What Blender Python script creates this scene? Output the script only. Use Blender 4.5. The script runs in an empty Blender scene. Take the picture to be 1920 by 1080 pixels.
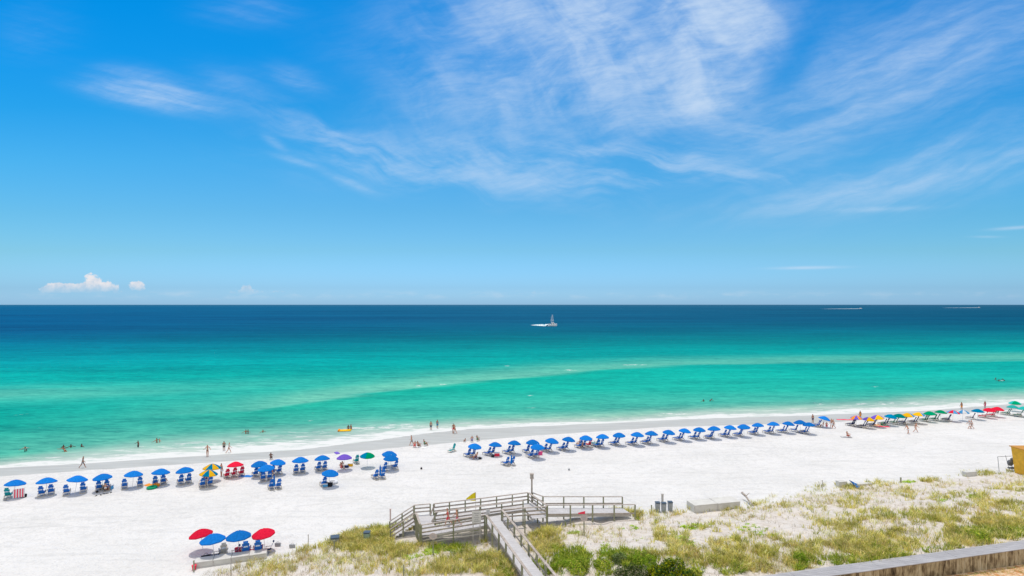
import bpy, bmesh, math, random
import numpy as np
from mathutils import Vector, Matrix
random.seed(7); RNG = np.random.default_rng(7)
S = bpy.context.scene; COL = S.collection
R = math.radians
# ---------------------------------------------------------------- camera
F, HZ, CAMH = 1050.0, 571.0, 22.0
cam_d = bpy.data.cameras.new('camera'); cam = bpy.data.objects.new('camera', cam_d); COL.objects.link(cam)
cam.location = (0, 0, CAMH); cam.rotation_euler = (R(90), 0, 0)
cam_d.sensor_width = 36; cam_d.lens = 36*F/1920; cam_d.shift_y = (HZ-540)/1920
cam_d.clip_start = 0.5; cam_d.clip_end = 200000; S.camera = cam
S.view_settings.view_transform = 'Standard'; S.view_settings.look = 'None'
S.cycles.max_bounces = 5; S.cycles.diffuse_bounces = 3; S.cycles.glossy_bounces = 2
S.view_settings.exposure = 0.0; S.view_settings.gamma = 1
# ---------------------------------------------------------------- sun and sky
SUN_EL, SUN_AZ = R(77), R(-30)          # azimuth measured from +Y towards +X
sd = bpy.data.lights.new('sun', 'SUN'); sd.energy = 2.5; sd.angle = R(0.53); sd.color = (1, .93, .85)
sun = bpy.data.objects.new('sun', sd); COL.objects.link(sun)
tosun = Vector((math.cos(SUN_EL)*math.sin(SUN_AZ), math.cos(SUN_EL)*math.cos(SUN_AZ), math.sin(SUN_EL)))
sun.rotation_euler = tosun.to_track_quat('Z', 'Y').to_euler(); sun.location = (0, 0, 60)

def lin(c):
    return tuple(((v/255)/12.92 if v/255 <= .04045 else ((v/255+.055)/1.055)**2.4) for v in c)

class NT:
    "small helper for building node trees"
    def __init__(s, tree): s.t = tree
    def n(s, kind, **kw):
        x = s.t.nodes.new(kind)
        for k, v in kw.items(): setattr(x, k, v)
        return x
    def link(s, a, b): s.t.links.new(a, b)
    def put(s, sock, v):
        if isinstance(v, bpy.types.NodeSocket): s.t.links.new(v, sock)
        else: sock.default_value = v
    def m(s, op, a, b=None, c=None, clamp=False):
        x = s.n('ShaderNodeMath', operation=op, use_clamp=clamp)
        s.put(x.inputs[0], a)
        if b is not None: s.put(x.inputs[1], b)
        if c is not None: s.put(x.inputs[2], c)
        return x.outputs[0]
    def mr(s, v, a, b, c=0., d=1., smooth=True):
        x = s.n('ShaderNodeMapRange', interpolation_type='SMOOTHSTEP' if smooth else 'LINEAR')
        s.put(x.inputs[0], v)
        for i, k in enumerate((a, b, c, d)): s.put(x.inputs[i+1], k)
        return x.outputs[0]
    def mix(s, f, a, b, mode='MIX'):
        x = s.n('ShaderNodeMix', data_type='RGBA', blend_type=mode)
        s.put(x.inputs[0], f)
        for i, v in ((6, a), (7, b)):
            s.put(x.inputs[i], v if isinstance(v, bpy.types.NodeSocket) else (*v[:3], 1))
        return x.outputs[2]
    def xyz(s, x, y, z=0.):
        c = s.n('ShaderNodeCombineXYZ'); s.put(c.inputs[0], x); s.put(c.inputs[1], y); s.put(c.inputs[2], z); return c.outputs[0]
    def noise(s, vec, scale=1., detail=4., rough=.55, dist=0., lac=2.):
        x = s.n('ShaderNodeTexNoise'); s.put(x.inputs['Vector'], vec)
        s.put(x.inputs['Scale'], scale); x.inputs['Detail'].default_value = detail
        x.inputs['Roughness'].default_value = rough; x.inputs['Distortion'].default_value = dist
        x.inputs['Lacunarity'].default_value = lac
        return x.outputs[0]
    def ramp(s, v, pts, interp='LINEAR'):
        x = s.n('ShaderNodeValToRGB'); s.put(x.inputs[0], v); cr = x.color_ramp; cr.interpolation = interp
        while len(cr.elements) < len(pts): cr.elements.new(.5)
        for e, (p, c) in zip(cr.elements, sorted(pts)):
            e.position = p; e.color = (*c[:3], 1) if hasattr(c, '__len__') else (c, c, c, 1)
        return x.outputs[0]
    def attr(s, name):
        return s.n('ShaderNodeAttribute', attribute_name=name)

W = bpy.data.worlds.new("World"); S.world = W; W.use_nodes = True
def build_world():
    t = NT(W.node_tree); bg = W.node_tree.nodes['Background']
    sky = t.n('ShaderNodeTexSky', sky_type='NISHITA'); sky.sun_disc = False
    sky.sun_elevation = SUN_EL; sky.sun_rotation = SUN_AZ; sky.dust_density = 1.0; sky.air_density = 1.0; sky.ozone_density = 1.0
    tc = t.n('ShaderNodeTexCoord'); sp = t.n('ShaderNodeSeparateXYZ'); t.link(tc.outputs['Generated'], sp.inputs[0])
    dx, dy, dz = sp.outputs
    y = t.m('MAXIMUM', t.m('ABSOLUTE', dy), .05)
    a = t.m('DIVIDE', dx, y); e = t.m('DIVIDE', dz, y)
    # the clear deep summer blue: the sky model tinted by elevation
    tint = t.ramp(t.m('MULTIPLY', t.mr(e, 0, .6, 0, 1, False), 1), TINT)
    col = t.mix(1., sky.outputs[0], tint, 'MULTIPLY')
    col = t.mix(1., col, (4., 4., 4.), 'MULTIPLY')
    PX = lambda px: (px-960)/F
    EY = lambda py: (HZ-py)/F
    def blob(px, py, rx, ry, ang=0, k=1.0, p=1.0):
        ca, sa = math.cos(R(ang)), math.sin(R(ang)); cx, cy = PX(px), EY(py)
        u = t.m('SUBTRACT', a, cx); v = t.m('SUBTRACT', e, cy)
        U = t.m('DIVIDE', t.m('ADD', t.m('MULTIPLY', u, ca), t.m('MULTIPLY', v, sa)), rx/F)
        V = t.m('DIVIDE', t.m('SUBTRACT', t.m('MULTIPLY', v, ca), t.m('MULTIPLY', u, sa)), ry/F)
        r = t.m('ADD', t.m('MULTIPLY', U, U), t.m('MULTIPLY', V, V))
        g = t.m('EXPONENT', t.m('MULTIPLY', t.m('POWER', r, p), -1.))
        return t.m('MULTIPLY', g, k)
    def total(bs):
        s = bs[0]
        for b in bs[1:]: s = t.m('ADD', s, b)
        return s
    def streak(ang, sx, sy, seed, detail=6, rough=.6, warp=.06, wscale=5.):
        ca, sa = math.cos(R(ang)), math.sin(R(ang))
        w1 = t.m('MULTIPLY', wr, warp*2); w2 = t.m('MULTIPLY', wg, warp*2)
        A = t.m('ADD', a, w1); E_ = t.m('ADD', e, w2)
        U = t.m('ADD', t.m('MULTIPLY', A, ca), t.m('MULTIPLY', E_, sa))
        V = t.m('SUBTRACT', t.m('MULTIPLY', E_, ca), t.m('MULTIPLY', A, sa))
        return t.noise(t.xyz(t.m('MULTIPLY', U, sx), t.m('MULTIPLY', V, sy), seed), 1., detail, rough)
    wn = t.n('ShaderNodeTexNoise'); t.link(t.xyz(a, e, 1.7), wn.inputs['Vector']); wn.inputs['Scale'].default_value = 4.5; wn.inputs['Detail'].default_value = 2
    ws = t.n('ShaderNodeSeparateColor'); t.link(wn.outputs['Color'], ws.inputs[0]); wr = t.m('SUBTRACT', ws.outputs[0], .5); wg = t.m('SUBTRACT', ws.outputs[1], .5)
    # main fan of cirrus above the middle
    mM = total([blob(1230, 60, 260, 130, 0, 1.05, 1.6), blob(1350, 110, 95, 130, -12, .8, 1.7), blob(950, 40, 200, 90, 10, .55), blob(1000, 190, 240, 75, 15, .5), blob(1230, 225, 200, 38, 24, .55), blob(870, 150, 110, 70, 0, .35)])
    nM = streak(28, 5., 13., 1.7, 6, .62, .07, 4.)
    nM2 = streak(-48, 4., 11., 9.1, 4, .6, .08, 4.)
    dM = t.m('MULTIPLY', mM, t.m('ADD', t.mr(nM, .30, .72, .14, .68), t.mr(nM2, .38, .68, 0., .42)))
    # low veil under it
    mV = total([blob(900, 320, 300, 45, -6, .5), blob(640, 270, 170, 30, -25, .38), blob(1180, 300, 230, 30, -6, .5), blob(1400, 250, 190, 28, 12, .35), blob(1330, 335, 150, 14, 3, .3)])
    nV = streak(-14, 4.5, 20., 4.4, 5, .6, .06, 5.)
    dV = t.m('MULTIPLY', mV, t.mr(nV, .40, .72, .0, .95))
    # long sheets running up to the right
    mR = total([blob(1760, 90, 330, 90, 18, .62), blob(1840, 290, 320, 60, 14, .55), blob(1560, 370, 230, 22, 8, .42), blob(1560, 215, 220, 60, 24, .42), blob(1660, 392, 80, 5, 2, .4)])
    nR = streak(21, 2.8, 26., 6.2, 5, .55, .05, 3.)
    dR = t.m('MULTIPLY', mR, t.mr(nR, .32, .72, .20, .74))
    # combed wisps on the far side
    mL = total([blob(290, 182, 125, 24, -9, .46, 1.5), blob(275, 155, 90, 26, -12, .22, 1.4), blob(430, 160, 60, 30, -10, .12), blob(560, 150, 50, 18, -20, .2), blob(660, 346, 45, 8, -22, .4), blob(560, 303, 36, 6, -14, .3), blob(515, 268, 22, 7, -32, .25), blob(470, 20, 80, 26, 0, .12), blob(60, 60, 70, 50, 0, .05)])
    nL = streak(-13, 7., 60., 2.2, 5, .6, .02, 8.)
    dL = t.m('MULTIPLY', mL, t.mr(nL, .3, .7, .35, 1.05))
    # thin lines low in the sky
    mT = total([blob(1512, 502, 55, 2.6, 1, .6), blob(1905, 427, 40, 3, 4, .45), blob(1850, 444, 25, 2, 0, .25)])
    # unseen bright cloud overhead and behind, added as neutral fill light
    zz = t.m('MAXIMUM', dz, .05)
    nFill = t.noise(t.xyz(t.m('DIVIDE', dx, zz), t.m('DIVIDE', dy, t.m('MULTIPLY', zz, 2.5)), 3.), 1.3, 3, .6)
    dFill = t.m('MULTIPLY', t.mr(nFill, .25, .7, .35, 1.6), t.m('MAXIMUM', t.mr(dz, .55, .75), t.m('SUBTRACT', 1., t.mr(dy, -.1, .35))))
    fine = t.mr(streak(10, 16., 70., 12., 4, .7, .02, 20.), .3, .7, .72, 1.22)
    dens = t.m('MULTIPLY', total([dM, dV, dR, dL, mT]), fine)
    gap = t.m('SUBTRACT', 1., t.m('MINIMUM', total([blob(1500, 95, 42, 120, -28, .85, 1.3), blob(1010, 285, 34, 10, 0, .5), blob(1130, 258, 60, 12, 14, .55), blob(1165, 293, 50, 9, -5, .5), blob(1640, 262, 90, 14, 12, .5), blob(830, 235, 60, 18, 0, .4)]), 1.))
    dens = t.m('MULTIPLY', t.m('MULTIPLY', dens, gap), t.mr(dy, .05, .3))
    dens = t.m('MULTIPLY', t.m('SUBTRACT', 1., t.m('EXPONENT', t.m('MULTIPLY', dens, -1.2))), 1., clamp=True)
    col = t.mix(dens, col, tuple(v*10 for v in lin((205, 224, 246))))
    col = t.mix(t.m('MULTIPLY', dFill, 1., clamp=True), col, (9., 8.8, 8.7))
    # fair weather cumulus far out over the water
    puffs = total([blob(118, 540, 36, 10, 0, 1.2, 2), blob(100, 537, 18, 10, 0, .5, 2), blob(172, 527, 15, 17, 0, 1.05, 2), blob(165, 540, 42, 10, 0, .9, 2), blob(205, 538, 26, 12, -20, .9, 2), blob(258, 536, 20, 11, 0, .95, 2), blob(82, 545, 13, 7, 0, .8, 2),
                   blob(463, 540, 10, 8, 0, .85, 2), blob(462, 547, 34, 7, 0, .8, 2), blob(1003, 549, 8, 4, 0, .6, 2), blob(1668, 552, 12, 4, 0, .7, 2), blob(1533, 552, 8, 4, 0, .55, 2), blob(520, 547, 16, 3, 0, .55, 2)])
    n3 = t.noise(t.xyz(a, t.m('MULTIPLY', e, 1.3), 5.), 85., 6, .68)
    low = t.m('MULTIPLY', blob(800, 553, 1500, 7, 0, .62), t.mr(t.noise(t.xyz(t.m('MULTIPLY', a, 16.), t.m('MULTIPLY', e, 60.), 2.), 1., 5, .6), .45, .75))
    dC = t.mr(t.m('ADD', puffs, t.m('MULTIPLY', t.m('SUBTRACT', n3, .5), 2.6)), .42, .85, 0, 1)
    dC = t.m('MULTIPLY', dC, t.mr(puffs, .12, .4))
    dC = t.m('MULTIPLY', dC, t.mr(e, EY(556), EY(528), .0, .9))
    shade = t.mr(t.m('ADD', t.noise(t.xyz(a, t.m('ADD', e, .006), 5.), 60., 4, .6), t.m('MULTIPLY', e, 6.)), .4, .95)
    ccol = t.mix(shade, tuple(v*10 for v in lin((176, 202, 226))), tuple(v*10 for v in lin((243, 236, 236))))
    fr = t.mr(dy, .05, .3)
    col = t.mix(t.m('MULTIPLY', dC, fr), col, ccol)
    col = t.mix(t.m('MULTIPLY', t.m('MULTIPLY', low, .5), fr), col, tuple(v*10 for v in lin((215, 225, 236))))
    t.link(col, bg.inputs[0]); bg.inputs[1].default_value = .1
# ratio of the photographed blue to the sky model, by elevation (tan), divided by four
def _tint():
    raw = [(0.0, (162, 158, 141)), (.03, (185, 185, 168)), (.096, (175, 195, 203)), (.163, (156, 181, 205)), (.258, (140, 166, 198)), (.353, (131, 156, 192)), (.449, (126, 150, 187)), (.539, (124, 147, 184))]
    want = [(152, 197, 228), (148, 200, 234), (128, 199, 238), (100, 182, 235), (70, 168, 233), (38, 153, 229), (16, 145, 228), (4, 140, 225)]
    out = []
    for (e, r), w in zip(raw, want):
        lr, lw = lin(r), lin(w); out.append((min(1, e/.6), tuple(b/a/4 for a, b in zip(lr, lw))))
    return out
TINT = _tint(); build_world()
# ---------------------------------------------------------------- places
CA, SA = math.cos(R(14.04)), math.sin(R(14.04))     # the shore runs at 14 degrees to the view
def UV(x, y): return CA*x+SA*y, -SA*x+CA*y
def XY(u, v): return CA*u-SA*v, SA*u+CA*v
def ray(px, py, h=0.):
    t = (CAMH-h)*F/(py-HZ); return (px-960)/F*t, t
def uvline(pts, h=0.):
    o = sorted(UV(*ray(px, py, h)) for px, py in pts); return np.array([p[0] for p in o]), np.array([p[1] for p in o])
WL = -0.2
wetU, wetV = uvline([(-300, 925), (0, 893), (320, 872), (560, 856), (780, 836), (1000, 817), (1240, 801), (1560, 792), (1700, 781), (1920, 767), (2200, 752)])
shU, shV = uvline([(-300, 897), (0, 877), (150, 869), (320, 858), (560, 843), (700, 826), (800, 812), (880, 804), (1000, 799), (1150, 793), (1250, 787), (1400, 782), (1500, 779), (1600, 775), (1750, 769), (1920, 755), (2200, 742)], WL)
duU, duV = uvline([(300, 1160), (380, 1082), (470, 1060), (560, 1040), (640, 1012), (720, 990), (800, 980), (1000, 968), (1190, 966), (1310, 957), (1440, 940), (1560, 911), (1700, 900), (1900, 884), (2100, 872)])
def vwet(u): return np.interp(u, wetU, wetV)
def vsh(u): return np.interp(u, shU, shV)
def sstep(t): t = np.clip(t, 0, 1); return t*t*(3-2*t)
class Lattice:
    def __init__(s, seed): s.g = np.random.default_rng(seed).random((64, 64))
    def __call__(s, x, y):
        xi, yi = np.floor(x).astype(int), np.floor(y).astype(int); fx, fy = sstep(x-xi), sstep(y-yi); g = s.g
        a = g[xi % 64, yi % 64]; b = g[(xi+1) % 64, yi % 64]; c = g[xi % 64, (yi+1) % 64]; d = g[(xi+1) % 64, (yi+1) % 64]
        return (a*(1-fx)+b*fx)*(1-fy)+(c*(1-fx)+d*fx)*fy
L1, L2, L3 = Lattice(1), Lattice(2), Lattice(3)
WALL0, WALL1 = 33.6, 34.85
def ground(x, y):
    x = np.asarray(x, float); y = np.asarray(y, float); u, v = UV(x, y)
    w, s = vwet(u), vsh(u)
    h = WL*sstep((v-w)/(s-w)) - np.clip((v-s)*.04, 0, 2.4)
    d = np.interp(u, duU, duV)+(L1(u*.35, v*.35)-.5)*2.2 - v
    top = 1.15+1.05*sstep((u-8)/16)
    h = h + top*sstep(d/15.) + sstep(d/3.)*((L1(u*.3, v*.3)-.5)*.55+(L2(u*.9, v*.9)-.5)*.28)*sstep((v-WALL1)/3)
    h = h + (1-sstep(d/3.))*(v < w)*((L3(u*.22, v*.22)-.5)*.10+(L2(u*.8, v*.8)-.5)*.05)
    near = 1.15
    return np.where((v < (WALL0+WALL1)/2) & (u > 4), near, h)
def at(px, py, dh=0.):
    h = 0.
    for _ in range(25):
        x, y = ray(px, py, h); h = .5*h+.5*(float(ground(x, y))+dh)
    x, y = ray(px, py, h); return Vector((x, y, float(ground(x, y))))
def at_many(pts):
    a = np.array(pts, float); h = np.zeros(len(a))
    for _ in range(14):
        t = (CAMH-h)*F/(a[:, 1]-HZ); x = (a[:, 0]-960)/F*t; h = .4*h+.6*ground(x, t)
    t = (CAMH-h)*F/(a[:, 1]-HZ); x = (a[:, 0]-960)/F*t; return np.stack([x, t, ground(x, t)], 1)
# ---------------------------------------------------------------- materials
MATS = {}
def pmat(name, col, rough=.6, var=.08, scale=12., spec=.3, metal=0., bump=0., coords='Object', trans=0.):
    if name in MATS: return MATS[name]
    m = bpy.data.materials.new(name); m.use_nodes = True; t = NT(m.node_tree); b = m.node_tree.nodes['Principled BSDF']
    tc = t.n('ShaderNodeTexCoord'); n = t.noise(tc.outputs[coords], scale, 4)
    f = t.mr(n, .3, .7, 1-var, 1+var)
    t.link(t.mix(1., col, t.xyz(f, f, f), 'MULTIPLY'), b.inputs['Base Color'])
    b.inputs['Roughness'].default_value = rough; b.inputs['Specular IOR Level'].default_value = spec; b.inputs['Metallic'].default_value = metal
    if bump:
        bn = t.n('ShaderNodeBump'); bn.inputs['Strength'].default_value = bump; bn.inputs['Distance'].default_value = .02
        t.link(t.noise(tc.outputs[coords], scale*3, 4), bn.inputs['Height']); t.link(bn.outputs[0], b.inputs['Normal'])
    MATS[name] = m; return m
FAB = {'blue': (.012, .19, .62), 'red': (.72, .018, .055), 'green': (.0, .30, .14), 'teal': (.0, .22, .42), 'yellow': (.90, .50, .015), 'purple': (.17, .10, .52), 'turquoise': (.03, .45, .42), 'white': (.75, .76, .78),
       'darkteal': (.0, .23, .22), 'orange': (.85, .30, .02), 'sky': (.08, .33, .62), 'pink': (.75, .08, .25), 'navy': (.01, .03, .12), 'black': (.015, .015, .018), 'grey': (.3, .31, .33), 'palered': (.8, .05, .1)}
def fabric(k):
    c = FAB[k]; name = 'canvas_'+k
    if name in MATS: return MATS[name]
    m = bpy.data.materials.new(name); m.use_nodes = True; t = NT(m.node_tree); nt = m.node_tree
    for n in list(nt.nodes): nt.nodes.remove(n)
    out = t.n('ShaderNodeOutputMaterial'); d = t.n('ShaderNodeBsdfDiffuse'); tr = t.n('ShaderNodeBsdfTranslucent'); mx = t.n('ShaderNodeMixShader')
    tc = t.n('ShaderNodeTexCoord'); oi = t.n('ShaderNodeObjectInfo'); f = t.m('MULTIPLY', t.mr(t.noise(tc.outputs['Object'], 5., 4), .3, .7, .88, 1.1), t.mr(oi.outputs['Random'], 0, 1, .82, 1.16, False))
    cc = t.mix(1., c, t.xyz(f, f, f), 'MULTIPLY'); t.link(cc, d.inputs[0]); t.link(cc, tr.inputs[0])
    mx.inputs[0].default_value = .18; t.link(d.outputs[0], mx.inputs[1]); t.link(tr.outputs[0], mx.inputs[2]); t.link(mx.outputs[0], out.inputs[0])
    MATS[name] = m; return m
WOODW = pmat('pale_lounge_wood', (.55, .50, .42), .7, .12, 8)
CHR = {'blue': pmat('chair_blue', (.01, .13, .50), .6, .15, 9), 'red': pmat('chair_red', (.55, .01, .05), .6, .15, 9), 'green': pmat('chair_green', (.0, .16, .10), .6, .15, 9), 'teal': pmat('chair_teal', (.0, .28, .32), .6, .15, 9),
       'navy': pmat('chair_navy', (.01, .03, .12), .6, .15, 9), 'yellow': pmat('chair_yellow', (.7, .42, .03), .6, .15, 9), 'white': pmat('chair_white', (.75, .75, .72), .6, .08, 9), 'grey': pmat('chair_grey', (.45, .45, .44), .6, .1, 9)}
STRAP = pmat('chair_strap', (.62, .72, .85), .6, .05)
POLE = pmat('pole_paint', (.7, .7, .7), .4, .05)
POLEW = pmat('pole_wood', (.42, .33, .24), .7, .15)
DECK = None
def wood_mat(name, base, dark, axis_scale=(3, 3, 3), stain=.5):
    m = bpy.data.materials.new(name); m.use_nodes = True; t = NT(m.node_tree); b = m.node_tree.nodes['Principled BSDF']
    g = t.n('ShaderNodeNewGeometry'); mp = t.n('ShaderNodeMapping'); t.link(g.outputs['Position'], mp.inputs[0])
    mp.inputs['Rotation'].default_value = (0, 0, -R(14.04)); mp.inputs['Scale'].default_value = axis_scale
    n = t.noise(mp.outputs[0], 1., 6, .65); n2 = t.noise(g.outputs['Position'], .7, 4)
    f = t.m('ADD', t.m('MULTIPLY', n, .7), t.m('MULTIPLY', n2, .3))
    t.link(t.mix(t.mr(f, .38, .66, stain, 0), base, dark), b.inputs['Base Color'])
    b.inputs['Roughness'].default_value = .85; b.inputs['Specular IOR Level'].default_value = .15
    return m
DECK = wood_mat('weathered_deck', (.60, .60, .62), (.44, .43, .44), (2, 14, 2), .8)
RAIL = wood_mat('weathered_rail', (.50, .45, .41), (.27, .23, .20), (4, 4, 4), .8)
POST = wood_mat('weathered_post', (.36, .36, .26), (.17, .19, .12), (8, 8, 2), .8)
BOARD = wood_mat('grey_side_board', (.58, .56, .54), (.36, .34, .31), (3, 3, 12), .8)
# ---------------------------------------------------------------- mesh helpers
class MB:
    def __init__(s): s.v = []; s.f = []; s.mi = []
    def add(s, vs, fs, mi=0):
        o = len(s.v); s.v += [tuple(v) for v in vs]; s.f += [tuple(i+o for i in f) for f in fs]; s.mi += [mi]*len(fs); return s
    def box(s, c, d, rz=0., mi=0, tilt=None):
        M = Matrix.Rotation(rz, 3, 'Z')
        if tilt is not None: M = M @ Matrix.Rotation(tilt[1], 3, tilt[0])
        vs = [Vector(c)+M @ Vector((sx*d[0]/2, sy*d[1]/2, sz*d[2]/2)) for sx in (-1, 1) for sy in (-1, 1) for sz in (-1, 1)]
        return s.add(vs, [(0, 1, 3, 2), (4, 6, 7, 5), (0, 4, 5, 1), (2, 3, 7, 6), (0, 2, 6, 4), (1, 5, 7, 3)], mi)
    def beam(s, a, b, w, h, mi=0, up=(0, 0, 1)):
        a, b = Vector(a), Vector(b); d = (b-a).normalized(); up = Vector(up)
        if abs(d.dot(up)) > .98: up = Vector((1, 0, 0))
        x = d.cross(up).normalized(); z = x.cross(d)
        vs = [p+x*sx*w/2+z*sz*h/2 for p in (a, b) for sx, sz in ((-1, -1), (1, -1), (1, 1), (-1, 1))]
        return s.add(vs, [(0, 3, 2, 1), (4, 5, 6, 7), (0, 1, 5, 4), (1, 2, 6, 5), (2, 3, 7, 6), (3, 0, 4, 7)], mi)
    def tube(s, a, b, r0, r1=None, n=8, mi=0):
        r1 = r0 if r1 is None else r1; a, b = Vector(a), Vector(b); d = (b-a).normalized()
        x = d.orthogonal().normalized(); y = d.cross(x)
        vs = [p+(x*math.cos(k*2*math.pi/n)+y*math.sin(k*2*math.pi/n))*r for p, r in ((a, r0), (b, r1)) for k in range(n)]
        fs = [(k, (k+1) % n, n+(k+1) % n, n+k) for k in range(n)]+[tuple(range(n))[::-1], tuple(range(n, 2*n))]
        return s.add(vs, fs, mi)
    def ball(s, c, r, n=8, m=6, mi=0):
        r = (r, r, r) if not hasattr(r, '__len__') else r; vs = []; fs = []
        for i in range(m+1):
            th = math.pi*i/m
            for k in range(n):
                ph = 2*math.pi*k/n; vs.append((c[0]+r[0]*math.sin(th)*math.cos(ph), c[1]+r[1]*math.sin(th)*math.sin(ph), c[2]+r[2]*math.cos(th)))
        for i in range(m):
            for k in range(n): fs.append((i*n+k, (i+1)*n+k, (i+1)*n+(k+1) % n, i*n+(k+1) % n))
        return s.add(vs, fs, mi)
    def mesh(s, name, mats, smooth=False):
        me = bpy.data.meshes.new(name); me.from_pydata(s.v, [], s.f)
        for m in (mats if isinstance(mats, (list, tuple)) else [mats]): me.materials.append(m)
        if any(s.mi): me.polygons.foreach_set('material_index', s.mi)
        if smooth: me.polygons.foreach_set('use_smooth', [True]*len(s.f))
        me.update(); return me
    def obj(s, name, mats, parent=None, smooth=False, loc=None, rz=0.):
        return mk(name, s.mesh(name, mats, smooth), parent, loc, rz)
def mk(name, me, parent=None, loc=None, rz=0.):
    o = bpy.data.objects.new(name, me); COL.objects.link(o)
    if parent: o.parent = parent
    if loc is not None: o.location = loc
    o.rotation_euler.z = rz
    return o
def tag(o, label=None, cat=None, group=None, kind=None):
    for k, v in (('label', label), ('category', cat), ('group', group), ('kind', kind)):
        if v: o[k] = v
    return o
def empty(name, loc, rz=0., label=None, cat=None, group=None):
    o = bpy.data.objects.new(name, None); COL.objects.link(o); o.location = loc; o.rotation_euler.z = rz; o.empty_display_size = .3
    return tag(o, label, cat, group)
def kids(o): return KIDS.get(o.name, [])
KIDS = {}
def dup(o, parent=None):
    c = o.copy(); COL.objects.link(c); c.parent = parent
    for ch in list(o.children): dup(ch, c)
    return c
def setmat(o, m, slot=0):
    o.material_slots[slot].link = 'OBJECT'; o.material_slots[slot].material = m
ORD = ['first', 'second', 'third', 'fourth', 'fifth', 'sixth', 'seventh', 'eighth', 'ninth', 'tenth', 'eleventh', 'twelfth', 'thirteenth', 'fourteenth', 'fifteenth', 'sixteenth', 'seventeenth', 'eighteenth', 'nineteenth', 'twentieth']
def ordw(n):
    if n <= 20: return ORD[n-1]
    tens = {2: 'twent', 3: 'thirt', 4: 'fort', 5: 'fift'}[n//10]
    return tens+'ieth' if n % 10 == 0 else tens+'y-'+ORD[n % 10-1]
# ---------------------------------------------------------------- the ground
def grid_obj(name, us, vs, zf, attrs, mat, cols=None):
    Ug, Vg = np.meshgrid(us, vs); X, Y = XY(Ug, Vg); Z = zf(X, Y)
    nu, nv = len(us), len(vs); me = bpy.data.meshes.new(name)
    co = np.stack([X.ravel(), Y.ravel(), Z.ravel()], 1)
    i = np.arange(nu*nv).reshape(nv, nu); q = np.stack([i[:-1, :-1], i[:-1, 1:], i[1:, 1:], i[1:, :-1]], -1).reshape(-1, 4)
    me.vertices.add(len(co)); me.vertices.foreach_set('co', co.ravel().astype(np.float32))
    me.loops.add(q.size); me.loops.foreach_set('vertex_index', q.ravel().astype(np.int32))
    me.polygons.add(len(q)); me.polygons.foreach_set('loop_start', (np.arange(len(q))*4).astype(np.int32))
    me.polygons.foreach_set('use_smooth', np.ones(len(q), bool)); me.update(calc_edges=True)
    for k, f in attrs.items():
        a = me.attributes.new(k, 'FLOAT', 'POINT'); a.data.foreach_set('value', f(Ug, Vg, X, Y).ravel().astype(np.float32))
    if cols is not None:
        a = me.color_attributes.new('tone', 'FLOAT_COLOR', 'POINT'); c = cols(Ug, Vg, X, Y).reshape(-1, 3)
        a.data.foreach_set('color', np.concatenate([c, np.ones((len(c), 1))], 1).ravel().astype(np.float32))
    me.materials.append(mat); return mk(name, me)
def grow(a, b, n, p=2.2): return a+(b-a)*np.linspace(0, 1, n)**p
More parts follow.
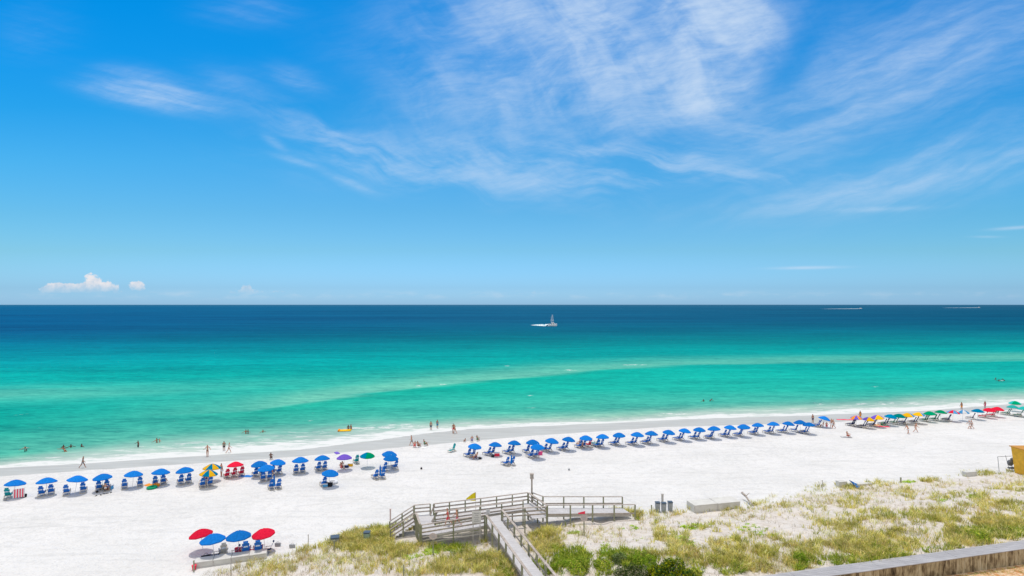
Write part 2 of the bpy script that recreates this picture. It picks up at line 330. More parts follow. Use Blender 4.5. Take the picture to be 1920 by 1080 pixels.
def sand_material():
    m = bpy.data.materials.new('beach_sand'); m.use_nodes = True; t = NT(m.node_tree); b = m.node_tree.nodes['Principled BSDF']
    g = t.n('ShaderNodeNewGeometry'); P = g.outputs['Position']
    mp = t.n('ShaderNodeMapping'); t.link(P, mp.inputs[0]); mp.inputs['Rotation'].default_value = (0, 0, -R(14.04)); mp.inputs['Scale'].default_value = (.12, 1.1, 1)
    wet, dune, mulch = (t.attr(k).outputs['Fac'] for k in ('wet', 'dune', 'mulch'))
    nbig = t.noise(P, .12, 4); nm = t.noise(P, 1.1, 5, .6); nf = t.noise(P, 4.5, 4, .65); ntr = t.noise(mp.outputs[0], 1., 4, .6)
    dry = t.mix(t.mr(nbig, .35, .65), (.665, .663, .655), (.71, .706, .70))
    dry = t.mix(t.m('MULTIPLY', t.mr(nm, .48, .66), .40), dry, (.55, .55, .545))
    dry = t.mix(t.m('MULTIPLY', t.mr(nf, .50, .68), .50), dry, (.50, .495, .49))
    dry = t.mix(t.m('MULTIPLY', t.mr(ntr, .52, .64), .35), dry, (.53, .53, .525))
    tram = t.m('MULTIPLY', t.mr(t.noise(P, .09, 3), .45, .6), t.mr(t.noise(P, 1.8, 5, .75), .46, .6))
    dry = t.mix(t.m('MULTIPLY', tram, .45), dry, (.52, .52, .51))
    sp2 = t.n('ShaderNodeSeparateXYZ'); mp2 = t.n('ShaderNodeMapping'); t.link(P, mp2.inputs[0]); mp2.inputs['Rotation'].default_value = (0, 0, -R(14.04)); t.link(mp2.outputs[0], sp2.inputs[0])
    vv = t.m('ADD', sp2.outputs[1], t.m('MULTIPLY', t.noise(P, .035, 2), 9.)); tracks = None
    for v0 in (69.3, 70.9, 76.2, 77.8, 83.1, 84.7):
        dq = t.m('DIVIDE', t.m('SUBTRACT', vv, v0), .16); g_ = t.m('EXPONENT', t.m('MULTIPLY', t.m('MULTIPLY', dq, dq), -1.)); tracks = g_ if tracks is None else t.m('ADD', tracks, g_)
    dry = t.mix(t.m('MULTIPLY', tracks, t.mr(t.noise(P, .4, 4), .45, .65, 0, .5)), dry, (.50, .50, .49))
    dn = t.mix(t.mr(nm, .42, .62, 0, .6), (.64, .60, .56), (.54, .48, .42))
    dn = t.mix(t.mr(t.noise(P, 2.6, 5, .7), .53, .66, 0, .55), dn, (.32, .27, .20))
    c = t.mix(dune, dry, dn)
    wf = t.mr(t.m('ADD', wet, t.m('MULTIPLY', t.m('SUBTRACT', t.noise(P, .5, 4), .5), .22)), .42, .58)
    wc = t.mix(t.mr(t.noise(mp.outputs[0], 1.3, 4), .3, .7), (.40, .405, .39), (.47, .48, .465))
    c = t.mix(wf, c, wc)
    mc = t.mix(t.mr(t.noise(P, 3., 6, .7), .36, .64), (.50, .24, .09), (.72, .58, .42))
    mc = t.mix(t.mr(t.noise(P, 1.1, 5, .7), .56, .66), mc, (.10, .16, .03))
    c = t.mix(mulch, c, mc)
    t.link(c, b.inputs['Base Color']); b.inputs['Specular IOR Level'].default_value = .12
    t.link(t.mr(wf, 0, 1, .95, .55), b.inputs['Roughness'])
    bn = t.n('ShaderNodeBump'); bn.inputs['Distance'].default_value = .16
    t.link(t.m('MULTIPLY', t.m('SUBTRACT', 1., wf), .9), bn.inputs['Strength'])
    vo = t.n('ShaderNodeTexVoronoi', feature='SMOOTH_F1'); t.link(P, vo.inputs['Vector']); vo.inputs['Scale'].default_value = 1.7
    hgt = t.m('ADD', t.m('MULTIPLY', nf, .8), t.m('ADD', t.m('MULTIPLY', vo.outputs['Distance'], .5), t.m('MULTIPLY', nm, .8)))
    t.link(hgt, bn.inputs['Height']); t.link(bn.outputs[0], b.inputs['Normal']); return m
us = np.concatenate([-grow(45, 3000, 34)[::-1], np.linspace(-44.5, 100, 380), grow(101, 3000, 50)])
vs = np.unique(np.concatenate([-grow(-31, 1500, 14)[::-1], np.linspace(31.5, 33.5, 5), [34.1, 34.4], np.linspace(34.75, 62, 105), np.linspace(62.6, 108, 80), np.linspace(110, 180, 20)]))
def duneA(u, v, x, y):
    d = np.interp(u, duU, duV)+(L1(u*.35, v*.35)-.5)*2.2-v; return sstep((d+.3)/2.2)
grid_obj('sand', us, vs, ground, {'wet': lambda u, v, x, y: np.clip((v-vwet(u))/3.+.5, 0, 1), 'dune': duneA, 'mulch': lambda u, v, x, y: ((v < 34.2) & (u > 4)).astype(float)}, sand_material())
tag(bpy.data.objects['sand'], 'white sand beach and dune', kind='structure')
# ---------------------------------------------------------------- the sea
YS = [572, 576, 584, 600, 620, 640, 660, 680, 700, 730, 770, 800, 840]  # first row is the horizon band, its haze painted into the water colour
LC = [(35, 115, 160), (2, 105, 160), (2, 101, 157), (0, 97, 154), (3, 95, 150), (0, 118, 160), (0, 146, 172), (2, 168, 182), (4, 184, 184), (10, 187, 182), (8, 182, 171), (24, 190, 174), (80, 204, 184)]
MC = [(45, 112, 152), (18, 104, 148), (12, 101, 146), (10, 100, 145), (2, 112, 146), (0, 130, 147), (0, 158, 164), (0, 184, 180), (10, 190, 178), (20, 192, 176), (68, 200, 182), (112, 212, 194), (160, 220, 206)]
RC = [(40, 104, 142), (22, 96, 136), (8, 93, 132), (0, 92, 131), (0, 116, 144), (2, 150, 160), (0, 172, 172), (4, 184, 178), (15, 187, 180), (40, 196, 182), (110, 208, 194), (150, 215, 205), (150, 215, 205)]
TABLE = np.array([[lin(c) for c in k] for k in (LC, MC, RC)])
SEAG = np.array([.8, .655, .625])
def bar_line(pts): return uvline(pts, WL)
barN = bar_line([(-500, 800), (250, 778), (480, 766), (640, 742), (800, 722), (960, 706), (1120, 692), (1280, 683), (1600, 678), (1920, 676), (2600, 672)])
barF = bar_line([(-500, 765), (0, 741), (160, 738), (330, 731), (480, 722), (700, 706), (900, 694), (1300, 676), (1920, 668), (2600, 664)])
FOAMP = [(1186, 684, 30, .7), (1070, 694, 12, 1.2), (575, 790, 5, 1), (995, 742, 3, .8), (996, 765, 7, 1), (785, 724, 6, 1.4), (830, 721, 6, 1.2), (700, 803, 60, 2), (760, 798, 40, 3), (1535, 757, 9, 3), (1615, 757, 10, 1.4), (1660, 756, 20, 2.6), (1717, 757, 20, 2), (1890, 750, 90, 1.6), (1270, 775, 36, 2.5), (1855, 757, 60, 1.5), (1640, 725, 6, .8), (565, 832, 30, 2),
         (38, 777, 4, 1), (950, 686, 4, .7), (28, 716, 2, .8)]
def sea_px(X, Y):
    Y = np.maximum(Y, 10); return 960+X/Y*F, HZ+(CAMH-WL)*F/Y
def sea_col(u, v, X, Y):
    # water colour over the bottom it lies on: deep blue offshore, green over sand, pale over the bars and in the shallows; horizon haze is painted in too
    px, py = sea_px(X, Y)
    cols = np.stack([np.stack([np.interp(py, YS, TABLE[k, :, c]) for c in range(3)], -1) for k in range(3)], 0)
    w = np.clip(px/1920, 0, 1)[..., None]*2
    c = np.where(w < 1, cols[0]*(1-w)+cols[1]*w, cols[1]*(2-w)+cols[2]*(w-1))
    n = L1(u*.05, v*.25); n2 = L2(u*.02, v*.06)
    def band(line, near, far, k, lo, hi):
        d = v-np.interp(u, *line)+(n-.5)*5
        m = np.exp(-np.where(d < 0, (d/near)**2, (d/far)**2))*k
        return m*np.interp(px, lo, hi)
    pale = np.array(lin((112, 212, 192)))
    mN = band(barN, 3.5, 20, .85, [200, 420, 560, 1000, 1400, 2000], [0, .35, 1, .9, .6, .35])
    mF = band(barF, 10, 16, .62, [-200, 0, 400, 900, 1400, 2000], [.6, .8, .3, 0, .2, .8])
    c = c*(1-mF[..., None])+pale*mF[..., None]; c = c*(1-mN[..., None])+pale*mN[..., None]
    g = band(barN, 22, 1, 1., [300, 500, 1000, 1500], [0, .8, .5, 0])*(1-mN)*(v < np.interp(u, *barN)-3)   # green trough inside the bar
    c = c*(1-.6*g[..., None])+np.array(lin((0, 184, 158)))*.6*g[..., None]
    s = v-vsh(u)
    sh = np.clip(1-s/np.interp(px, [0, 600, 1200, 1900], [9, 13, 15, 22]), 0, 1)**1.5
    c = c*(1-sh[..., None])+np.array(lin((178, 214, 202)))*sh[..., None]
    return np.clip(c*SEAG, 0, 1)
def sea_foam(u, v, X, Y):
    px, py = sea_px(X, Y); f = np.zeros_like(px)
    for (a, b, rx, ry) in FOAMP: f = np.maximum(f, np.exp(-(((px-a)/rx)**2+((py-b)/ry)**2)))
    return f
def sea_material():
    m = bpy.data.materials.new('sea_water'); m.use_nodes = True; t = NT(m.node_tree); nt = m.node_tree
    for n in list(nt.nodes): nt.nodes.remove(n)
    out = t.n('ShaderNodeOutputMaterial'); g = t.n('ShaderNodeNewGeometry'); P = g.outputs['Position']
    def mapped(rz, sc, loc=(0, 0, 0)):
        mp = t.n('ShaderNodeMapping'); t.link(P, mp.inputs[0]); mp.inputs['Rotation'].default_value = (0, 0, R(rz)); mp.inputs['Scale'].default_value = sc; mp.inputs['Location'].default_value = loc; return mp.outputs[0]
    tone = t.attr('tone').outputs['Color']; s = t.attr('shore').outputs['Fac']; fw = t.attr('foamw').outputs['Fac']; fp = t.attr('foam').outputs['Fac']
    sp = t.n('ShaderNodeSeparateXYZ'); t.link(P, sp.inputs[0])
    swell = t.noise(mapped(-10, (.035, .16, 1)), 1., 4, .6); chop = t.noise(mapped(-6, (.22, .75, 1)), 1., 5, .65); long_ = t.noise(mapped(-3, (.006, .03, 1)), 1., 5, .6)
    far = t.noise(mapped(0, (.0012, .006, 1)), 1., 6, .65)
    k = t.m('ADD', t.mr(swell, .36, .64, -.10, .10, False), t.mr(chop, .36, .64, -.15, .15, False))
    k = t.m('ADD', k, t.mr(long_, .35, .65, -.10, .10, False)); k = t.m('ADD', k, t.mr(far, .35, .65, -.12, .12, False))
    k = t.m('ADD', 1., k)
    rip = t.noise(mapped(-20, (.75, 2.1, 1)), 1., 3, .6); rip2 = t.noise(mapped(8, (.55, 1.5, 1), (3, 1, 0)), 1., 3, .6)
    k = t.m('ADD', k, t.m('ADD', t.mr(rip, .36, .66, -.07, .09, False), t.mr(rip2, .36, .66, -.06, .07, False)))
    c = t.mix(1., tone, t.xyz(t.m('POWER', k, 1.6), k, t.m('POWER', k, .8)), 'MULTIPLY')
    # foam along the edge and in patches
    nf = t.noise(mapped(-14, (.28, .9, 1)), 1., 6, .7); nb = t.noise(mapped(-14, (.07, .3, 1), (5, 2, 0)), 1., 5, .6); lace = t.noise(mapped(-14, (.8, 1.8, 1)), 1., 5, .7)
    x = t.m('DIVIDE', s, fw)
    x = t.m('ADD', x, t.m('MULTIPLY', t.m('SUBTRACT', nb, .5), 1.8))
    edge = t.m('MULTIPLY', t.mr(x, -.35, .02), t.m('SUBTRACT', 1., t.mr(x, .45, 1.25)))
    f1 = t.mr(t.m('ADD', edge, t.m('MULTIPLY', t.m('SUBTRACT', nf, .5), 2.4)), .50, 1.05)
    front = t.m('MULTIPLY', t.m('SUBTRACT', 1., t.mr(t.m('ADD', x, t.m('MULTIPLY', t.m('SUBTRACT', lace, .5), .25)), .0, .28)), t.mr(lace, .2, .5, .35, .9))
    line2 = t.m('MULTIPLY', t.m('MULTIPLY', t.mr(x, .95, 1.1), t.m('SUBTRACT', 1., t.mr(x, 1.1, 1.7))), t.mr(nf, .5, .64))
    f2 = t.m('MULTIPLY', t.mr(fp, .08, .7), t.mr(t.noise(mapped(-8, (.5, .9, 1)), 1., 4, .75), .47, .62))
    fn = t.m('ADD', t.m('MAXIMUM', f1, f2), t.m('MULTIPLY', t.m('MAXIMUM', front, line2), .75), clamp=True)
    fn = t.m('MINIMUM', fn, 1.)
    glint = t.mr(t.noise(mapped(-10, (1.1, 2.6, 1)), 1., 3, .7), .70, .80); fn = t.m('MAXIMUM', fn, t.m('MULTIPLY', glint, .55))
    thin = t.m('MULTIPLY', t.m('SUBTRACT', 1., t.mr(x, .6, 2.8)), t.mr(nb, .3, .7, .25, .8))
    c = t.mix(thin, c, (.48, .54, .51))
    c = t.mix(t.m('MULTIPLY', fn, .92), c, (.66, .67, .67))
    d = t.n('ShaderNodeBsdfDiffuse'); gl = t.n('ShaderNodeBsdfGlossy'); gl.inputs['Roughness'].default_value = .22; mx = t.n('ShaderNodeMixShader')
    fr = t.n('ShaderNodeFresnel'); fr.inputs[0].default_value = 1.33
    bn = t.n('ShaderNodeBump'); bn.inputs['Distance'].default_value = .35; bn.inputs['Strength'].default_value = .5
    t.link(t.m('ADD', swell, t.m('MULTIPLY', chop, .45)), bn.inputs['Height'])
    for q in (d, gl, fr): t.link(bn.outputs[0], q.inputs['Normal'])
    fac = t.m('MULTIPLY', t.m('MINIMUM', t.m('MULTIPLY', fr.outputs[0], .10), .03), t.m('SUBTRACT', 1., fn))
    t.link(c, d.inputs[0]); t.link(fac, mx.inputs[0]); t.link(d.outputs[0], mx.inputs[1]); t.link(gl.outputs[0], mx.inputs[2]); t.link(mx.outputs[0], out.inputs[0]); return m
su = np.concatenate([-grow(120, 60000, 46, 3.2)[::-1], np.linspace(-118, 260, 300), grow(262, 60000, 60, 3.2)])
st = np.unique(np.concatenate([[-1.0, -.6], np.linspace(-.3, 14, 50), np.linspace(14.5, 130, 150), grow(132, 70000, 130, 3.4)]))
def sea_grid():
    # rows follow the shore: v = shore + offset near the beach, straight farther out
    me_us, me_vs = su, st
    Ug, Sg = np.meshgrid(me_us, me_vs); blend = 1-sstep(Sg/120); Vg = Sg+vsh(Ug)*blend+np.mean(shV)*(1-blend)
    return Ug, Vg
def sea_obj():
    Ug, Vg = sea_grid(); X, Y = XY(Ug, Vg); nv, nu = Ug.shape; me = bpy.data.meshes.new('sea')
    Z = np.full_like(X, WL); co = np.stack([X.ravel(), Y.ravel(), Z.ravel()], 1)
    i = np.arange(nu*nv).reshape(nv, nu); q = np.stack([i[:-1, :-1], i[:-1, 1:], i[1:, 1:], i[1:, :-1]], -1).reshape(-1, 4)
    me.vertices.add(len(co)); me.vertices.foreach_set('co', co.ravel().astype(np.float32))
    me.loops.add(q.size); me.loops.foreach_set('vertex_index', q.ravel().astype(np.int32))
    me.polygons.add(len(q)); me.polygons.foreach_set('loop_start', (np.arange(len(q))*4).astype(np.int32)); me.update(calc_edges=True)
    px, py = sea_px(X, Y)
    for k, val in (('shore', Vg-vsh(Ug)), ('foamw', np.interp(px, [0, 250, 500, 700, 820, 1000, 1200, 1320, 1500, 1700, 1920], [2.2, 6, 7.5, 7.5, 4, 3, 2.2, 4.5, 4.5, 6, 5])), ('foam', sea_foam(Ug, Vg, X, Y))):
        a = me.attributes.new(k, 'FLOAT', 'POINT'); a.data.foreach_set('value', val.ravel().astype(np.float32))
    c = sea_col(Ug, Vg, X, Y).reshape(-1, 3); a = me.color_attributes.new('tone', 'FLOAT_COLOR', 'POINT')
    a.data.foreach_set('color', np.concatenate([c, np.ones((len(c), 1))], 1).ravel().astype(np.float32))
    me.materials.append(sea_material()); return tag(mk('sea', me), 'turquoise sea with surf along the beach', kind='structure')
sea_obj()
# ---------------------------------------------------------------- umbrellas
def canopy_mesh(r=1.1, rise=.55, mats=('blue',), pattern=(0,)*8):
    m = MB(); nr, seg = 5, 24
    rings = []
    for i in range(nr+1):
        q = i/nr; ring = []
        for k in range(seg):
            ph = 2*math.pi*k/seg; rib = .5+.5*math.cos(ph*8)         # 1 on a rib
            rr = r*q*(1-.045*(1-rib)*q); z = rise*(1-q**1.75)-.10*(1-rib)*q*(1-q)*2+.045*(1-rib)*q**3
            ring.append((rr*math.cos(ph), rr*math.sin(ph), z))
        rings.append(ring)
    vs = [(0, 0, rise)]; fs = []; mi = []
    for ring in rings[1:]: vs += ring
    hem = [(x*1.012, y*1.012, z-.07-.025*(k % 3 != 0)) for k, (x, y, z) in enumerate(rings[-1])]; vs += hem
    pan = lambda k: pattern[(k*8//seg) % 8]
    for k in range(seg): fs.append((0, 1+k, 1+(k+1) % seg)); mi.append(pan(k))
    for i in range(nr):
        for k in range(seg):
            a = 1+i*seg; fs.append((a+k, a+seg+k, a+seg+(k+1) % seg, a+(k+1) % seg)); mi.append(pan(k))
    m.v = vs; m.f = fs; m.mi = mi
    return m.mesh('canopy', [fabric(k) for k in mats])
CANOPY = {}
def umbrella(px, py, kind, tiltx=None, tilty=None, hgt=2.28, size=.92):
    if size == .92: size = random.uniform(.885, .955)
    "px,py: where the tip stands in view; the foot follows from its height"
    if kind not in CANOPY:
        mats, pat = {'yb': (('yellow', 'teal'), (0, 1)*4), 'py': (('orange', 'purple'), (0, 1)*4), 'yp': (('yellow', 'purple'), (0, 1, 1, 0)*2), 'ys': (('yellow', 'sky'), (0, 0, 1, 0, 0, 1, 0, 0)), 'rb': (('red', 'sky'), (0, 1)*4),
                     'tg': (('green', 'teal'), (0, 0, 1, 1, 1, 1, 0, 0)), 'ws': (('white', 'sky'), (0, 1)*4), 'gt': (('green', 'turquoise'), (0, 0, 1, 1)*2)}.get(kind, ((kind,), (0,)*8))
        CANOPY[kind] = canopy_mesh(mats=mats, pattern=pat)
    h = 0.
    for _ in range(20):
        x, y = ray(px, py, hgt*size+h); h = .5*h+.5*float(ground(x, y))
    base = Vector((x, y, float(ground(x, y))))
    e = empty('beach_umbrella', base, random.random()*6.28)
    tx = random.uniform(-.07, .07) if tiltx is None else tiltx; ty = random.uniform(-.06, .06) if tilty is None else tilty
    e.rotation_euler = (tx, ty, 0)
    if UPARTS: pole = UPARTS[0].copy(); fin = UPARTS[1].copy(); COL.objects.link(pole); COL.objects.link(fin)
    else:
        pole = MB().tube((0, 0, -.3), (0, 0, 2.2), .022, .022, 6).obj('pole', POLE); fin = MB().tube((0, 0, 2.26), (0, 0, 2.38), .03, .012, 6).obj('finial', POLE); UPARTS.extend([pole, fin])
    pole.parent = e; fin.parent = e
    can = mk('canopy', CANOPY[kind], e, (0, 0, 1.73), random.random()*6.28 if kind not in ROTC else ROTC[kind])
    for q in (pole, fin, can): q.scale = (size,)*3
    can.location.z = 1.73*size
    e['base'] = 0; del e['base']
    return e, base
UPARTS = []; ROTC = {'yb': .55, 'tg': 0.}
UMB = []   # (px, py, kind, chairs)
UDEF = [(25, 900, 'blue', 'custom'), (86, 896, 'blue', 2), (140, 892, 'blue', 'wide'), (193, 888, 'blue', 2), (248, 883, 'blue', 'wide'), (299, 879, 'blue', 2), (347, 876, 'blue', 2),
        (396, 870, 'yb', 1), (388, 881, 'yb', 2), (441, 866, 'red', 'red3'), (487, 864, 'blue', 2), (500, 871, 'blue', 2), (518, 861, 'blue', 2), (562, 857, 'blue', 2), (604, 854, 'blue', 2), (645, 852, 'purple', 0), (688, 848, 'tg', 'left'),
        (728, 845, 'blue', 0), (732, 853, 'blue', 'wide'), (616, 880, 'blue', 1), (888, 831, 'blue', 2), (927, 829, 'blue', 2), (963, 826, 'blue', 2), (998, 824, 'blue', 1), (1007, 832, 'blue', 2), (1032, 821, 'blue', 2),
        (1064, 819, 'blue', 2), (1098, 816, 'blue', 2), (1130, 814, 'blue', 2), (1161, 811, 'blue', 2), (1194, 810, 'blue', 2), (1221, 808, 'blue', 2), (1252, 805.5, 'blue', 2), (1282, 803, 'blue', 2), (1311, 801, 'blue', 2), (1340, 799, 'blue', 2),
        (1368, 797, 'blue', 2), (1395, 795, 'blue', 2), (1422, 793, 'blue', 2), (1451, 791, 'blue', 2), (1477, 790, 'blue', 2), (1501, 787.5, 'blue', 1), (1518, 792, 'blue', 2), (1541, 779.5, 'blue', 2),
        (1606, 779, 'py', 2), (1628, 782, 'yp', 2), (1646, 778, 'yp', 2), (1668, 776.5, 'teal', 2), (1685, 775.5, 'darkteal', 2), (1703, 774, 'ys', 2), (1723, 773, 'ys', 2), (1744, 771, 'green', 2), (1763, 769, 'green', 2),
        (1786, 769, 'rb', 2), (1805, 768, 'ws', 0), (1833, 766.5, 'teal', 1), (1855, 764.5, 'red', 2), (1869, 762.5, 'red', 2), (1903, 751.5, 'gt', 0), (1899, 759.5, 'turquoise', 2), (1921, 762, 'turquoise', 2)]
NEAR = [(381, 992, 'red', (-.02, -.14)), (401, 1001, 'blue', (0, -.06)), (448, 995, 'blue', (0, -.02)), (497, 990, 'red', (.08, -.06))]
KNAME = {'blue': 'blue', 'red': 'red', 'yb': 'yellow and blue', 'purple': 'purple', 'tg': 'green and teal', 'py': 'orange and purple', 'yp': 'yellow and purple', 'teal': 'teal blue', 'darkteal': 'dark teal',
         'ys': 'yellow and pale blue', 'green': 'green', 'rb': 'red and blue', 'ws': 'small white and blue', 'gt': 'green and turquoise', 'turquoise': 'turquoise'}
# ---------------------------------------------------------------- chairs
def make_chair():
    "lounge chair: faces +Y, its back leans towards -Y"
    e = empty('beach_chair', (0, 0, 0)); W_ = .56
    f = MB()
    for sx in (-1, 1): f.beam((sx*W_/2, -.28, .33), (sx*W_/2, .98, .33), .05, .07)
    f.beam((-W_/2, .96, .33), (W_/2, .96, .33), .05, .05); f.beam((-W_/2, -.3, .33), (W_/2, -.3, .33), .05, .05)
    f.beam((-W_/2, -.62, .05), (W_/2, -.62, .05), .05, .05)
    for sx in (-1, 1): f.beam((sx*W_/2, -.62, .05), (sx*W_/2, -.05, .33), .04, .04)
    f.obj('frame', WOODW, e)
    s = MB(); n = 6
    for k in range(n):
        y = -.12+k*.175; s.box((0, y, .37-.015*math.sin(k/n*3.1)), (W_-.04, .165, .05))
    s.obj('seat', CHR['blue'], e)
    b = MB(); a = R(66)
    prof = [(.0, .42), (.18, .50), (.36, .46), (.5, .40), (.62, .52), (.80, .50)]
    for (q0, w0), (q1, w1) in zip(prof[:-1], prof[1:]):
        p = lambda q, w, t, s_: (s_*w/2, -.12-q*math.cos(a)-t*math.sin(a), .38+q*math.sin(a)-t*math.cos(a)*-1)
        vs = [p(q0, w0, 0, -1), p(q0, w0, 0, 1), p(q1, w1, 0, 1), p(q1, w1, 0, -1), p(q0, w0, .05, -1), p(q0, w0, .05, 1), p(q1, w1, .05, 1), p(q1, w1, .05, -1)]
        b.add(vs, [(0, 1, 2, 3), (4, 7, 6, 5), (0, 4, 5, 1), (1, 5, 6, 2), (2, 6, 7, 3), (3, 7, 4, 0)])
    b.obj('backrest', CHR['blue'], e)
    q = .92; MB().box((0, -.12-q*math.cos(a), .38+q*math.sin(a)), (.34, .09, .17), 0, 0, ('X', -(R(90)-a))).obj('headrest', CHR['blue'], e)
    q = .47; MB().box((0, -.12-q*math.cos(a)-.055, .38+q*math.sin(a)+.02), (.30, .02, .12), 0, 0, ('X', R(24))).obj('strap', STRAP, e)
    for sx in (-1, 1):
        am = MB(); am.box((sx*(W_/2+.04), .13, .58), (.08, .55, .035)); am.beam((sx*(W_/2+.03), .34, .33), (sx*(W_/2+.03), .34, .57), .05, .05); am.obj('armrest', WOODW, e)
    for sx in (-1, 1):
        MB().beam((sx*W_/2, .85, -.05), (sx*W_/2, .85, .31), .05, .05).obj('leg', WOODW, e)
        MB().beam((sx*W_/2, -.2, -.05), (sx*W_/2, -.2, .31), .05, .05).obj('leg', WOODW, e)
    return e
CHAIR0 = make_chair(); CH_USED = [False]; CHAIR_LIST = []
FACE0 = R(34)                      # turned to the morning sun
def chair(px, py, label, col='blue', face=None, scale=1., group='lounge chairs along the beach'):
    p = at(px, py); o = CHAIR0 if not CH_USED[0] else dup(CHAIR0); CH_USED[0] = True
    o.location = p; o.rotation_euler.z = FACE0+random.uniform(-.12, .12) if face is None else face; o.scale = (scale,)*3
    for c in o.children:
        nm = c.name.split('.')[0]
        if nm in ('seat', 'backrest', 'headrest') and (col != 'blue' or c.material_slots[0].link == 'OBJECT'): setmat(c, CHR[col])
    tag(o, label, 'beach chair', group); return o
CSETS = []
def place_umbrellas():
    cnt = {}; tot = {}
    order = sorted(UDEF, key=lambda d: d[0])
    for d in order: tot[d[2]] = tot.get(d[2], 0)+1
    for d in order:
        px, py, k, ch = d; cnt[k] = cnt.get(k, 0)+1
        nm = KNAME[k]
        who = f'{ordw(cnt[k])} {nm} umbrella' if tot[k] > 1 else f'{nm} umbrella'
        e, b = umbrella(px, py, k, *((-.02, .05) if px < 1200 else (.02, .02)) if px != 1541 else (.12, .16))
        e.rotation_euler.x += random.uniform(-.09, .09); e.rotation_euler.y += random.uniform(-.09, .09)
        if tot[k] > 1: lab = f'{nm} beach umbrella, {ordw(cnt[k])} of its colour from the left'
        else: lab = f'open {nm} beach umbrella, the only one of its colours'
        tag(e, lab, 'beach umbrella', 'umbrellas along the shore')
        by = HZ+(py-HZ)/(1-2.1/CAMH); where = f'under the {who} from the left' if tot[k] > 1 else f'under the {who}'
        scale_px = (by-HZ)/CAMH
        col = {'red': 'red', 'green': 'green', 'teal': 'navy', 'darkteal': 'green', 'turquoise': 'green', 'rb': 'navy', 'py': 'navy', 'yp': 'navy', 'ys': 'navy', 'yb': 'blue'}.get(k, 'blue')
        dy = -.36*scale_px
        fc = FACE0+random.uniform(-.12, .12); Fd = Vector((-math.sin(fc), math.cos(fc))); Ax = Vector((math.cos(fc), math.sin(fc)))
        def seat(side, fwd, label, col=col, face=fc):
            q = b.xy+Ax*side+Fd*fwd; z = float(ground(q.x, q.y)); chair(960+q.x/q.y*F, HZ+(CAMH-z)*F/q.y, label, col, face)
        fw = .35 if px < 800 else .75
        if ch == 2:
            g_ = random.uniform(.37, .43)
            for i, o in enumerate((-g_, g_)): seat(o-(0 if px < 900 else .12), fw+random.uniform(-.12, .12), f'{col} chair, {("left","right")[i]} of two {where.replace("the ","")}', face=fc+random.uniform(-.08, .08))
        elif ch == 'wide':
            for i, o in enumerate((-.78, .78)): seat(o, .2, f'{col} chair, {("left","right")[i]} of two set apart {where}')
        elif ch == 1: seat(-.45, fw, f'lone {col} lounge chair {where}')
        elif ch == 'red3':
            for i, o in enumerate((-.85, 0, .85)): seat(o, .5, f'red lounge chair under the first red umbrella, {("left","middle","right")[i]} of three')
        elif ch == 'left': seat(-.75, 2.6, 'teal lounge chair just beside the green and teal umbrella', 'teal')
        elif ch == 'custom': chair(15, 934, 'turquoise lounge chair beside the red and white striped towel', 'teal')
    nl = [('open red beach umbrella leaning away at the far end of the four near umbrellas', 'red'), ('open blue beach umbrella beside the leaning red one near the dune', 'blue'), ('open blue beach umbrella over two chairs near the dune', 'blue'), ('open red beach umbrella tilted beside the sand path near the dune', 'red')]
    for (px, py, k, tl), (lab, _) in zip(NEAR, nl):
        e, b = umbrella(px, py, k, *tl, size=.94 if k == 'blue' else .89); tag(e, lab, 'beach umbrella', 'umbrellas near the dune')
place_umbrellas()
chair(461, 1042, 'blue lounge chair near the dune, under the third near umbrella', 'blue', R(24), 1.15)
chair(484, 1040, 'blue lounge chair near the dune, under the tilted red umbrella', 'blue', R(22), 1.15)
chair(419, 1043, 'pale backed lounge chair near the dune between blue ones', 'grey', R(30), 1.05)
chair(407, 1046, 'low navy lounge chair beside the pale backed one near the dune', 'navy', FACE0+1.3, .8)
chair(440, 1044, 'low navy reclining chair between the pale one and the pair near the dune', 'navy', FACE0+1.2, .8)
chair(504, 1036, 'low dark reclining chair beside the tilted red umbrella pole', 'navy', FACE0+1.2, .8)
chair(849, 847, 'green lounge chair standing alone on the open sand', 'teal', FACE0+1.9, .9)
# umbrellas kept closed between pairs of chairs in front of the row
def closed_umbrella(px, top, bottom, lab):
    p = at(px, bottom); e = empty('closed_umbrella', p, 0, lab, 'closed umbrella', 'closed umbrellas before the row')
    h = (bottom-top)*(CAMH-p.z)/(bottom-HZ)
    MB().tube((0, 0, -.3), (0, 0, .6), .022, .022, 6).obj('pole', POLE, e)
    m = MB(); n = 10; pr = [(.5, .05), (.62, .12), (1.0, .125), (1.6, .09), (h-.12, .035), (h, .01)]
    for (z0, r0), (z1, r1) in zip(pr[:-1], pr[1:]):
        vs = [(r*(1 if k % 2 else .72)*math.cos(2*math.pi*k/n), r*(1 if k % 2 else .72)*math.sin(2*math.pi*k/n), z) for z, r in ((z0, r0), (z1, r1)) for k in range(n)]
        m.add(vs, [(k, (k+1) % n, n+(k+1) % n, n+k) for k in range(n)])
    m.obj('canopy', fabric('blue'), e, True); return e
closed_umbrella(514, 889, 920, 'furled blue umbrella between two chairs near the person bending over')
closed_umbrella(713, 871, 899, 'furled blue umbrella between two chairs below the green and teal umbrella')
closed_umbrella(959, 852, 877, 'furled blue umbrella between two chairs above the lamp post')
for i, (x, y, w) in enumerate([(509, 917, 'near the person bending over'), (522, 916, 'near the person bending over'), (704.5, 898, 'below the green and teal umbrella'), (717, 897, 'below the green and teal umbrella'), (949, 873, 'above the lamp post'), (959.5, 872, 'above the lamp post')]):
    chair(x, y, f'sunlit blue chair {("on the left", "on the right")[i % 2]} of the furled umbrella {w}', 'blue', FACE0+random.uniform(-.05, .05), 1., 'sunlit chairs before the row')
